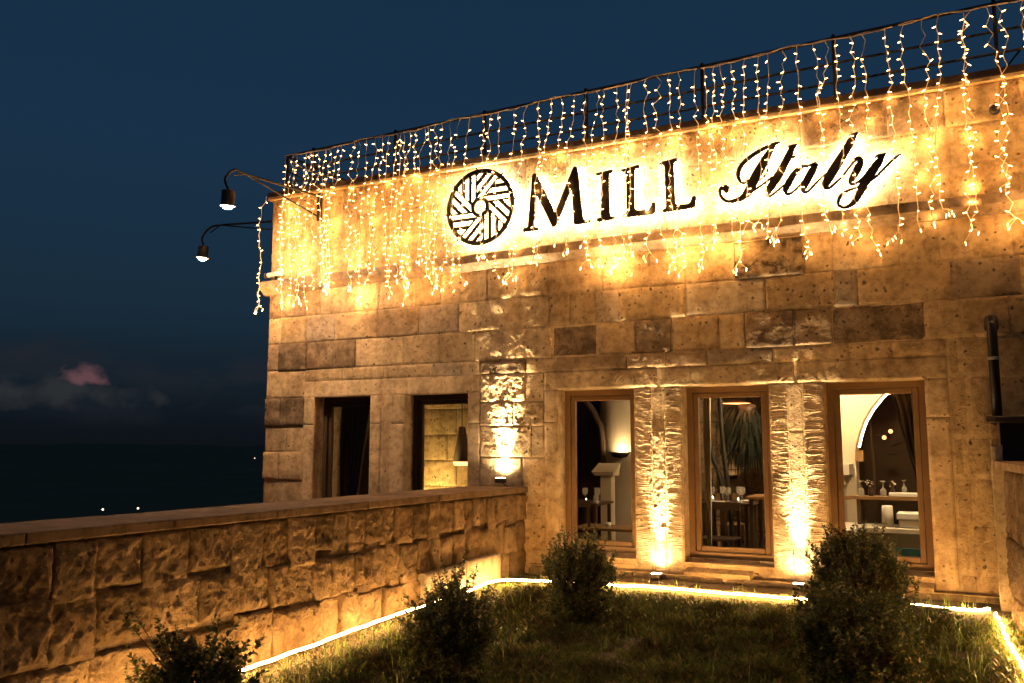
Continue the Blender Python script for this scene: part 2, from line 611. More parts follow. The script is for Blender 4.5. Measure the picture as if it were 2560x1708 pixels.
def build_ground():
    xs = np.concatenate([np.linspace(-4.5, 2.2, 135), np.linspace(2.5, 30, 12)])
    ys = np.concatenate([np.linspace(-30, -7.2, 12), np.linspace(-7.0, .0, 141)])
    xx, yy = np.meshgrid(xs, ys, indexing='ij')
    zz = gz(xx, yy) + fbm(xx * 2.2, yy * 2.2, 3, 5) * .09 * np.clip((-yy - .45) / .8, 0.10, 1) * np.clip((xx + 4.25) / .5, .12, 1) + fbm(xx * 11, yy * 11, 8, 3) * .02
    zz -= .05 * np.clip((-yy - .5) / .8, 0, 1)
    a, c = xx.shape
    idx = np.arange(a * c).reshape(a, c)
    mb = MB()
    mb.v = np.stack([xx, yy, zz], -1).reshape(-1, 3).tolist()
    mb.f = np.stack([idx[:-1, :-1], idx[1:, :-1], idx[1:, 1:], idx[:-1, 1:]], -1).reshape(-1, 4).tolist()
    mb.m = [0] * len(mb.f)
    m, nt, b = mat('garden soil')
    g = N(nt, 'ShaderNodeNewGeometry')
    p = g.outputs['Position']
    c = ramp(nt, noise(nt, p, 3.0, 6, .65), [(.3, (.030, .026, .013)), (.5, (.060, .044, .024)), (.7, (.036, .042, .015))])
    c = mixc(nt, noise(nt, p, 45, 4, .7), c, mixc(nt, 1.0, c, (1.9, 1.7, 1.5), 'MULTIPLY'))
    nt.links.new(c, b.inputs['Base Color'])
    b.inputs['Roughness'].default_value = .95
    bp = N(nt, 'ShaderNodeBump')
    bp.inputs['Strength'].default_value = .8
    bp.inputs['Distance'].default_value = .03
    nt.links.new(noise(nt, p, 40, 5, .7), bp.inputs['Height'])
    nt.links.new(bp.outputs[0], b.inputs['Normal'])
    tag(mb.build('ground', m, None, True), kind='structure')

    # the dark valley below the terrace, out to low hills
    r = np.concatenate([np.linspace(0, 60, 16), np.geomspace(75, 9000, 46)])
    th = np.linspace(0, 2 * math.pi, 121)
    rr, tt = np.meshgrid(r, th, indexing='ij')
    x = -6 + rr * np.cos(tt)
    y = -2 + rr * np.sin(tt)
    h = -1.8 - 36 * np.clip((rr - 12) / 170, 0, 1) ** .8 + 34 * np.clip((rr - 1500) / 3500, 0, 1) ** 1.3
    h = h + fbm(x / 420, y / 420, 5, 5) * 90 * np.clip((rr - 300) / 2500, 0, 1) + fbm(x / 30, y / 30, 9, 4) * 5 * np.clip((rr - 20) / 100, 0, 1)
    a, c = x.shape
    idx = np.arange(a * c).reshape(a, c)
    mb = MB()
    mb.v = np.stack([x, y, h], -1).reshape(-1, 3).tolist()
    mb.f = np.stack([idx[:-1, :-1], idx[1:, :-1], idx[1:, 1:], idx[:-1, 1:]], -1).reshape(-1, 4).tolist()
    mb.m = [0] * len(mb.f)
    tag(mb.build('valley', simple('valley scrub', (.30, .135, .05), .95, 0, .4, .02), None, True), kind='structure')


build_ground()

# ------------------------------------------------------------------ building
BX0, BX1 = -8.4, 1.8
OPEN = [(-7.56, -6.66), (-6.13, -5.23), (-4.05, -3.15), (-2.62, -1.72), (-1.19, -.29)]
ZO0, ZO1 = .39, 2.18
bld = empty('stone_building', (-3.3, 0, .1), 'two tone tuff stone building with five tall windows and a lit parapet', 'building')


def zc(x):
    return -.075 * min(1, max(0, (-3.2 - x) / 5.2))


def build_core():
    mb = MB()
    xs = [BX0 + .02] + [v for o in OPEN for v in o] + [BX1]
    for i in range(0, len(xs), 2):
        mb.box(xs[i], xs[i + 1], -.001, .42, -3.2, 4.94)
    for o in OPEN:
        mb.box(o[0], o[1], -.001, .42, -3.2, ZO0 - .03)
        mb.box(o[0], o[1], -.001, .42, ZO1, 4.94)
    mb.build('wall_core', M['dressed'], bld, False, PALE)
    mb = MB()
    mb.box(BX0 + .02, BX0 + .42, .424, 8, -3.2, 4.94)
    mb.build('side_wall', M['dressed'], bld, False, MIDT)
    mb = MB()
    mb.box(BX0 + .424, BX1, .424, 8, 4.6, 4.9)
    mb.build('roof_slab', M['flash'], bld)


build_core()


def frow(xs, z0, z1, spec={}, tones=(PALE, MIDT, MIDT, (.38, .285, .18)), styles=('smooth', 'smooth', 'rough'), **kw):
    for i in range(len(xs) - 1):
        st, tn, k2 = rng.choice(styles), rng.choice(tones), {}
        if i in spec:
            sp = spec[i]
            st = sp[0] or st
            tn = sp[1] or tn
            k2 = sp[2] if len(sp) > 2 else {}
        fstone(bld, xs[i], xs[i + 1], z0, z1, st, tn, **{**kw, **k2})


def build_stones():
    Z = [3.66, 3.275, 2.915, 2.55, 2.39]
    ROUGH = dict(proud=.014, res=.022)
    frow([-8.4, -8.19, -7.75, -7.52, -6.95, -6.55, -6.01, -5.62, -4.97, -4.16, -3.5, -2.95, -2.56, -2.02, -1.34, -1.05, -.45, -.1, .5, 1.1, BX1],
         Z[1], Z[0], {0: ('rough', DARK), 1: ('smooth', (.33, .25, .16)), 13: ('rough', BURNT, dict(proud=.03, res=.02)), 8: ('rough', PALE), 9: ('smooth', PALE), 10: ('smooth', PALE), 12: ('smooth', PALE), 15: ('smooth', PALE)},
         tones=(PALE, PALE, MIDT), styles=('smooth', 'smooth', 'smooth'))
    frow([-8.4, -8.18, -7.75, -7.25, -6.57, -5.94, -5.36, -4.16, -3.9, -3.6, -3.3, -2.55, -1.71, -1.05, -.83, -.02, .55, 1.15, BX1],
         Z[2], Z[1], {0: ('smooth', MIDT), 3: ('rough', MIDT), 4: ('rough', BRWN, ROUGH), 6: ('chisel', PALE, dict(res=.012)), 7: ('rough', MIDT), 10: ('rough', MIDT), 11: ('rough', (.52, .42, .28), dict(proud=.002)), 12: ('chisel', PALE, dict(res=.014))})
    frow([-8.4, -8.19, -7.72, -6.91, -6.17, -5.63, -5.14, -4.12, -3.56, -3.11, -2.72, -2.2, -1.93, -1.45, -1.08, -.25, .43, 1.1, BX1],
         Z[3], Z[2], {0: ('rough', BRWN), 1: ('rough', DARK, dict(proud=.035)), 2: ('smooth', (.36, .25, .14, .45), dict(proud=.018)), 6: ('chisel', PALE, dict(res=.012)), 7: ('smooth', DARK, dict(proud=.002)), 8: ('smooth', PALE), 9: ('rough', (.36, .25, .14, .45), dict(res=.018, proud=.016)),
                      12: ('rough', (.36, .25, .14, .3), dict(res=.016, proud=.02)), 13: ('chisel', BRWN, dict(res=.014)), 14: ('smooth', DARK, dict(proud=.004))})
    frow([-8.4, -7.74], 2.18, Z[3], {0: ('rough', MIDT)})
    frow([-7.74, -7.1, -6.46, -5.71, -5.33, -5.06, -4.45, -4.06, -3.22, -2.78, -2.34, -1.66, -.94, -.55, -.09],
         Z[4], Z[3], {1: ('rough', MIDT), 5: ('rough', DARK, ROUGH), 7: ('rough', BRWN, ROUGH), 8: ('rough', BRWN, dict(res=.016, proud=.02)), 9: ('rough', BRWN, ROUGH), 11: ('smooth', PALE)})
    # quoins and the strip of wall left of the windows
    for i, (z1, z0, st, tn, pr) in enumerate([(2.18, 1.81, 'rough', DARK, .03), (1.81, 1.46, 'smooth', MIDT, .004), (1.46, 1.10, 'rough', MIDT, .03),
                                              (1.10, .74, 'smooth', MIDT, .0), (.74, .38, 'rough', MIDT, .02), (.38, .0, 'smooth', MIDT, .0)]):
        fstone(bld, -8.4, -8.14 + .1 * (i % 2), z0, z1, st, tn, proud=pr)
        fstone(bld, -8.14 + .1 * (i % 2), -7.74, z0, z1, st, tn, proud=pr * .8)
    # lintels
    for x0, x1 in ((-7.74, -6.42), (-6.40, -5.06), (-4.22, -2.88), (-2.86, -1.46), (-1.44, -.09)):
        fstone(bld, x0, x1, ZO1, 2.39, 'chisel' if x0 > -5 else 'smooth', PALE, 'lintel', mt=M['dressed'], proud=.004, res=.016, bev=.006, wob=.0015, edge=.006)
    # jambs
    J = [(-7.74, -7.56, 0), (-6.66, -6.49, 0), (-6.33, -6.13, 0), (-5.23, -5.06, 0), (-4.22, -4.05, 0), (-3.15, -2.95, 1), (-2.81, -2.62, 1), (-1.72, -1.54, 1), (-1.39, -1.19, 1), (-.29, -.09, 0)]
    for x0, x1, cb in J:
        zs = (ZO1, 1.82, .25) if not cb else (ZO1, .25)
        for a, b in zip(zs, zs[1:]):
            fstone(bld, x0, x1, b, a, 'comb' if cb else 'smooth', PALE, 'jamb', mt=M['dressed'], proud=.004 if cb else .012, res=.02 if cb else .03, resv=.0058 if cb else None, bev=.008, wob=.0015, edge=.009, gap=.0025)
    # strips between the jambs
    fstone(bld, -6.49, -6.33, .25, ZO1, 'smooth', MIDT, proud=.0, gap=.002)
    fstone(bld, -2.95, -2.81, 1.72, ZO1, 'smooth', PALE, proud=-.002, gap=.001)
    fstone(bld, -2.95, -2.81, .25, 1.72, 'rough', PALE, proud=.004, res=.010, gap=.001)
    fstone(bld, -1.54, -1.39, .25, 1.70, 'smooth', PALE, proud=.004, res=.014, gap=.001)
    fstone(bld, -1.54, -1.39, 1.70, ZO1, 'smooth', PALE, proud=.004, res=.014, gap=.001)
    # rough pier lit by the lamp on the garden wall
    zz = [2.39, 2.06, 1.78, 1.42, 1.08, .74, .40, .0]
    for i in range(len(zz) - 1):
        sp = (-4.46, -4.62, -4.38, -4.5, -4.44, -4.66, -4.46)[i]
        fstone(bld, -5.06, sp, zz[i + 1], zz[i], 'rough', PALE, proud=.006, res=.011, gap=.001)
        fstone(bld, sp, -4.22, zz[i + 1], zz[i], 'rough' if i in (1, 3, 5) else 'smooth', PALE, proud=.004, res=.012, gap=.001)
    # right of the last window
    zz = [2.55, 2.2, 1.64, 1.28, .86, .42, .0]
    for i in range(len(zz) - 1):
        fstone(bld, -.09, .07 if i % 2 else .02, zz[i + 1], zz[i], 'smooth', MIDT, proud=.001)
        fstone(bld, .07 if i % 2 else .02, .62, zz[i + 1], zz[i], 'smooth', MIDT, proud=.001)
        fstone(bld, .62, BX1, zz[i + 1], zz[i], 'smooth', MIDT, proud=.002)
    # apron under the windows
    for o in OPEN[2:]:
        fstone(bld, o[0], o[1], .12, ZO0 - .03, 'smooth', MIDT, 'apron', mt=M['dressed'], proud=.0, gap=.002)
    # parapet band above the cornice
    for k, (z0, z1) in enumerate(((3.80, 4.20), (4.20, 4.57), (4.57, 4.945))):
        x = BX0
        while x < BX1 - .05:
            w = rng.uniform(.45, .95)
            x2 = BX1 if x + w > BX1 - .3 else x + w
            sign = x2 > -5.6 and x < -.2
            top = k == 2
            st = 'smooth' if (sign and not top) else rng.choice(['smooth', 'chisel', 'chisel', 'rough'] if top else ['smooth', 'smooth', 'rough'])
            tn = rng.choice([PALE, MIDT, (.34, .25, .155), BRWN] if top else [PALE, PALE, MIDT])
            fstone(bld, x, x2, z0, z1, st, tn, proud=.004, res=.022 if st == 'chisel' else .035, gap=.0015)
            x = x2


build_stones()


def build_cornice():
    x = BX0 - .1
    k = 0
    while x < BX1 - .02:
        x2 = min(BX1, x + rng.uniform(1.0, 1.5))
        for (a, b) in ((x + .002, x2 - .002),):
            mb = MB()
            prof = [(.02, 3.885), (-.085, 3.868), (-.098, 3.86), (-.10, 3.765), (-.092, 3.755), (-.07, 3.735), (-.035, 3.70), (-.018, 3.682), (.02, 3.675)]
            nseg = 8
            vs = []
            for i in range(nseg + 1):
                xx = a + (b - a) * i / nseg
                for j, (y, z) in enumerate(prof):
                    jj = (rng.random() - .5) * .004
                    vs.append((xx, y + jj, z + zc(xx) + jj))
            n = len(prof)
            fs = [(i * n + j, i * n + j + 1, (i + 1) * n + j + 1, (i + 1) * n + j) for i in range(nseg) for j in range(n - 1)]
            fs += [tuple(range(n))[::-1], tuple(range(nseg * n, nseg * n + n))]
            mb.add(vs, fs)
            ob = mb.build('cornice_block', M['dressed'], bld, False, rng.choice([(.36, .27, .175), (.31, .23, .145), (.40, .30, .2)]))
        x = x2
        k += 1
    x = BX0 - .06
    while x < BX1 - .02:
        x2 = min(BX1, x + rng.uniform(.9, 1.25))
        mb = MB()
        mb.box(x + .002, x2 - .002, -.05, .44, 4.947, 4.99, .006)
        mb.build('coping_stone', M['dressed'], bld, False, PALE)
        x = x2
    mb = MB()
    mb.box(BX0 - .065, BX1, -.056, .45, 4.993, 5.055)
    mb.build('roof_flashing', M['flash'], bld)
    mb = MB()
    mb.box(BX0 - .065, BX0 + .4, .455, 8, 4.95, 5.055)
    mb.build('side_flashing', M['flash'], bld)
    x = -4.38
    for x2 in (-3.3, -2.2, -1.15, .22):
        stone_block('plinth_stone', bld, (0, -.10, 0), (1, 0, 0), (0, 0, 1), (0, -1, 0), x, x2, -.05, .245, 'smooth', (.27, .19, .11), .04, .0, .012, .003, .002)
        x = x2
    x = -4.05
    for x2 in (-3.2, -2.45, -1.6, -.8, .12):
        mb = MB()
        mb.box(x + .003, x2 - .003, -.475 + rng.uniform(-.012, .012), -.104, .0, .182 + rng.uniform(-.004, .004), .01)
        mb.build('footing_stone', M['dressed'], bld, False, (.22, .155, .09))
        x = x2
    mb = MB()
    mb.box(-4.38, .22, -.098, .0, .20, .243)
    mb.build('plinth_top', M['dressed'], bld, False, MIDT)


build_cornice()


def build_windows():
    for i, (x0, x1) in enumerate(OPEN):
        wm = M['darkwood'] if i < 2 else M['wood']
        z0, z1 = ZO0, ZO1
        y = .19
        mb = MB()
        a = .062
        mb.box(x0, x0 + a, y, y + .08, z0, z1)
        mb.box(x1 - a, x1, y, y + .08, z0, z1)
        mb.box(x0 + a, x1 - a, y, y + .08, z1 - a, z1)
        mb.box(x0 + a, x1 - a, y, y + .08, z0, z0 + a)
        fr = mb.build('window', wm, bld)
        mb = MB()
        b0, b1, c0, c1 = x0 + a + .003, x1 - a - .003, z0 + a + .003, z1 - a - .003
        s = .055
        y2 = y + .022
        mb.box(b0, b0 + s, y2, y2 + .05, c0, c1, .006)
        mb.box(b1 - s, b1, y2, y2 + .05, c0, c1, .006)
        mb.box(b0 + s, b1 - s, y2 + .001, y2 + .049, c1 - s, c1, .006)
        mb.box(b0 + s, b1 - s, y2 + .001, y2 + .049, c0, c0 + s, .006)
        mb.build('sash', wm, fr)
        mb = MB()
        yg = y2 + .026
        mb.add([(b0 + s, yg, c0 + s), (b1 - s, yg, c0 + s), (b1 - s, yg, c1 - s), (b0 + s, yg, c1 - s)], [(0, 1, 2, 3)])
        mb.build('pane', M['glass'], fr)
        if i >= 2:
            mb = MB()
            xa, xb = (x0 + .06, x1 - .17) if i == 3 else (x0 + .02, x1 - .01)
            yf = -.095 if i >= 3 else -.012
            zf = .275 if i >= 3 else .30
            sk = .05 if i == 3 else 0
            mb.add([(xa, .17, .388), (xb, .17, .388), (xb - sk, yf, zf), (xa - sk, yf, zf), (xa, .17, .20), (xb, .17, .20), (xb - sk, yf, .20), (xa - sk, yf, .20)],
                   [(3, 2, 1, 0), (7, 6, 2, 3), (0, 4, 7, 3), (1, 2, 6, 5), (4, 5, 6, 7)])
            mb.build('window_sill', M['dressed'], bld, False, MIDT)


build_windows()
# plaster cube ears: small plumbing on the facade


# ------------------------------------------------------------------ garden walls
def build_garden_wall():
    gw = empty('garden_wall', (-4.7, -4, 0), 'low rough tuff garden wall with flat coping running from facade to left foreground', 'wall')
    mb = MB()
    mb.box(-5.06, -4.50, -12, -.004, -2.5, 1.02)
    mb.build('wall_core', M['rock'], gw, False, (.28, .2, .125))
    fx = dict(o=(-4.49, 0, 0), U=(0, 1, 0), Vv=(0, 0, 1), Nn=(1, 0, 0))
    rows = [(.70, 1.015), (.37, .70), (-.1, .37)]
    for k, (z0, z1) in enumerate(rows):
        y = 0.0 - .012
        while y > -9.0:
            w = rng.uniform(.15, .29) if y > -3.5 else rng.uniform(.20, .40)
            if k == 2:
                w *= 1.35
            y2 = y - w
            dz = rng.uniform(-.045, .045)
            near = y < -2
            stone_block('stone', gw, fx['o'], fx['U'], fx['Vv'], fx['Nn'], y2, y, z0 + (dz if k < 2 else 0), z1 + (rng.uniform(-.035, .035) if k else 0), 'rock',
                        rng.choice([(.36, .25, .135), (.31, .21, .11), (.26, .175, .09), (.40, .28, .155)]), .011 if near else .018,
                        rng.uniform(.0, .05), .016, .018, .0005, mt=M['rock'], edge=.02)
            y = y2
    y = -.006
    while y > -10:
        y2 = y - rng.uniform(.8, 1.15)
        mb = MB()
        mb.box(-5.10, -4.425 + rng.uniform(-.006, .006), y2 + .003, y - .003, 1.026, 1.088 + rng.uniform(-.003, .003), .008)
        mb.build('coping_stone', M['dressed'], gw, False, (.17, .112, .066))
        y = y2
    kb = empty('footing_kerb', (-4.42, -1.4, .15), 'two pale dressed footing stones against the foot of the garden wall', 'kerb')
    for y0, y1, zt in ((-1.44, -.74, .425), (-2.2, -1.47, .40)):
        stone_block('kerb_stone', kb, (-4.40, 0, 0), (0, 1, 0), (0, 0, 1), (1, 0, 0), y0, y1, .0, zt, 'smooth', (.50, .42, .29), .03, .02, .012, .004, .002, mt=M['dressed'])
        mb = MB()
        mb.box(-4.47, -4.386, y0 + .006, y1 - .006, .05, zt - .008)
        mb.build('kerb_back', M['dressed'], kb, False, (.50, .42, .29))


build_garden_wall()


def build_right_wall():
    rw = empty('side_wall', (.6, -1.2, .1), 'rough tuff side wall with dressed end pier and coping at the right edge of the lawn', 'wall')
    mb = MB()
    mb.add([(.31, -.36, -.2), (.62, -5.0, -.2), (1.8, -5.0, -.2), (1.8, -.36, -.2), (.31, -.36, 1.36), (.62, -5.0, 1.36), (1.8, -5.0, 1.36), (1.8, -.36, 1.36)],
           [(0, 1, 5, 4), (1, 2, 6, 5), (2, 3, 7, 6), (3, 0, 4, 7), (4, 5, 6, 7)])
    mb.build('wall_core', M['rock'], rw, False, (.26, .185, .115))
    d = Vector((.31, -4.64, 0)).normalized()
    nn = Vector((-4.64, -.31, 0)).normalized()
    for k, (z0, z1) in enumerate(((-.1, .36), (.36, .80), (.80, 1.36))):
        u = .06
        while u < 4.5:
            u2 = u + rng.uniform(.24, .5)
            stone_block('stone', rw, (.30, -.36, 0), d, (0, 0, 1), nn, u, u2, z0, z1, 'rock', rng.choice([(.33, .24, .145), (.27, .19, .115)]), .017,
                        rng.uniform(-.01, .02), .02, .012, .0015, mt=M['rock'], edge=.03)
            u = u2
    u = .02
    while u < 4.5:
        u2 = u + .72
        mb = MB()
        p = [Vector((.30, -.36, 0)) + d * a + nn * b for a, b in ((u, .07), (u2 - .005, .07), (u2 - .005, -.4), (u, -.4))]
        mb.add([(q.x, q.y, 1.365) for q in p] + [(q.x, q.y, 1.425) for q in p], [(0, 1, 5, 4), (1, 2, 6, 5), (2, 3, 7, 6), (3, 0, 4, 7), (4, 5, 6, 7), (3, 2, 1, 0)])
        mb.build('coping_stone', M['dressed'], rw, False, (.32, .23, .145))
        u = u2
    # dressed end pier standing in front of the facade
    stone_block('pier', rw, (0, -.44, 0), (1, 0, 0), (0, 0, 1), (0, -1, 0), .205, .30, .02, 1.57, 'rough', (.46, .37, .24), .016, .0, .02, .012, .0, mt=M['dressed'])
    mb = MB()
    mb.box(.215, .295, -.45, -.30, .02, 1.555)
    mb.build('pier_back', M['dressed'], rw, False, (.46, .37, .24))
    gh = empty('grill_hood', (.6, -.2, 1.43), 'dark metal hood on two thin legs and flat lid under the black flue pipe', 'hood')
    mb = MB()
    mb.box(.185, 1.3, -.47, -.03, 1.755, 1.81, .006)
    mb.build('lid', M['flash'], gh)
    for x in (.212, .278):
        mb = MB()
        mb.box(x - .008, x + .008, -.45, -.43, 1.56, 1.753)
        mb.build('leg', M['dressed'], gh, False, PALE)
    mb = MB()
    mb.box(.29, 1.3, -.40, -.06, 1.43, 1.75)
    mb.build('firebox', M['iron'], gh)
    fp = empty('flue_pipe', (.285, -.09, 1.81), 'black round flue pipe with elbow and steel clamp on the wall at right', 'pipe')
    mb = MB()
    mb.tube([(.287, .02, 2.675), (.287, -.03, 2.68), (.287, -.065, 2.672), (.287, -.088, 2.64), (.287, -.09, 2.58), (.287, -.09, 2.2), (.287, -.09, 1.812)], .043, 14)
    mb.build('pipe', M['iron'], fp, True)
    mb = MB()
    mb.lathe([(.046, 2.325), (.05, 2.328), (.05, 2.35), (.046, 2.353)], .287, -.09, 14)
    mb.box(.33, .36, -.096, -.084, 2.33, 2.348)
    mb.build('clamp', simple('steel', (.5, .45, .38), .35, .9), fp)
    mb = MB()
    mb.lathe([(.0, 2.60), (.055, 2.60), (.058, 2.635), (.05, 2.72), (.03, 2.735), (0, 2.737)], .287, -.055, 14)
    mb.build('elbow_cap', M['iron'], fp, True)


build_right_wall()


# ------------------------------------------------------------------ railing and rooftop ironwork
def rz(x):
    return 5.585 + .017 * (x + 7.73)


POSTS = [-8.2, -7.73, -6.37, -5.04, -3.69, -2.32, -.96, .48, 1.75]


def build_railing():
    rl = empty('roof_railing', (-3.3, .06, 5.05), 'black iron roof railing with three rails along the parapet edge', 'railing')
    yr = .03
    for x in POSTS:
        mb = MB()
        h = rz(x) + (.035 if x > -8 else 0)
        mb.box(x - .017, x + .017, yr - .017, yr + .017, 5.05, h)
        mb.build('post', M['iron'], rl)
    for hgt, r in ((1.0, .017), (.60, .0125), (.29, .0125)):
        mb = MB()
        pts = [(x, yr, 5.03 + (rz(x) - 5.03) * hgt) for x in np.linspace(-8.2, 1.78, 12)]
        mb.tube(pts, r, 6)
        mb.build('rail', M['iron'], rl)
    # return along the west side
    for hgt, r in ((1.0, .017), (.60, .0125), (.29, .0125)):
        mb = MB()
        z = 5.03 + (rz(-8.2) - 5.03) * hgt
        mb.tube([(-8.2, yr, z), (-8.2, 6.0, z)], r, 6)
        mb.build('side_rail', M['iron'], rl)
    for y in (1.4, 2.8, 4.2, 5.8):
        mb = MB()
        mb.box(-8.217, -8.183, y - .017, y + .017, 5.05, rz(-8.2))
        mb.build('post', M['iron'], rl)
    sw = empty('iron_stair', (1.4, 3.0, 5.0), 'wrought iron stair balustrade with scroll ends behind the railing at top right', 'balustrade')
    y = 2.6
    mb = MB()
    for x0, z0 in ((.02, 5.25), (.32, 5.25), (.62, 5.28), (.92, 5.3), (1.25, 5.3)):
        mb.tube([(x0, y, z0), (x0 + .95, y, z0 + 1.15)], .012, 5)
    mb.build('baluster', M['iron'], sw)
    mb = MB()
    pts = [(-.30 + .16 * math.cos(a) * (1 - .055 * i), y, 5.40 + .17 * math.sin(a) * (1 - .055 * i)) for i, a in enumerate(np.linspace(R(90), R(330), 12))]
    mb.tube(pts, .013, 5)
    mb.tube([(-.30, y, 5.57), (.1, y, 5.60), (.9, y, 5.58), (1.9, y, 5.65)], .013, 5)
    mb.tube([(-.05, y, 5.42), (.3, y, 5.47), (.6, y, 5.42), (.9, y, 5.5)], .011, 5)
    mb.build('scroll', M['iron'], sw)
    mb = MB()
    mb.box(1.08, 2.6, 3.2, 6, 4.9, 6.25)
    sh = mb.build('roof_shed', M['flash'])
    tag(sh, 'dark flat rooftop structure behind the railing at the top right corner', 'roof shed')


build_railing()


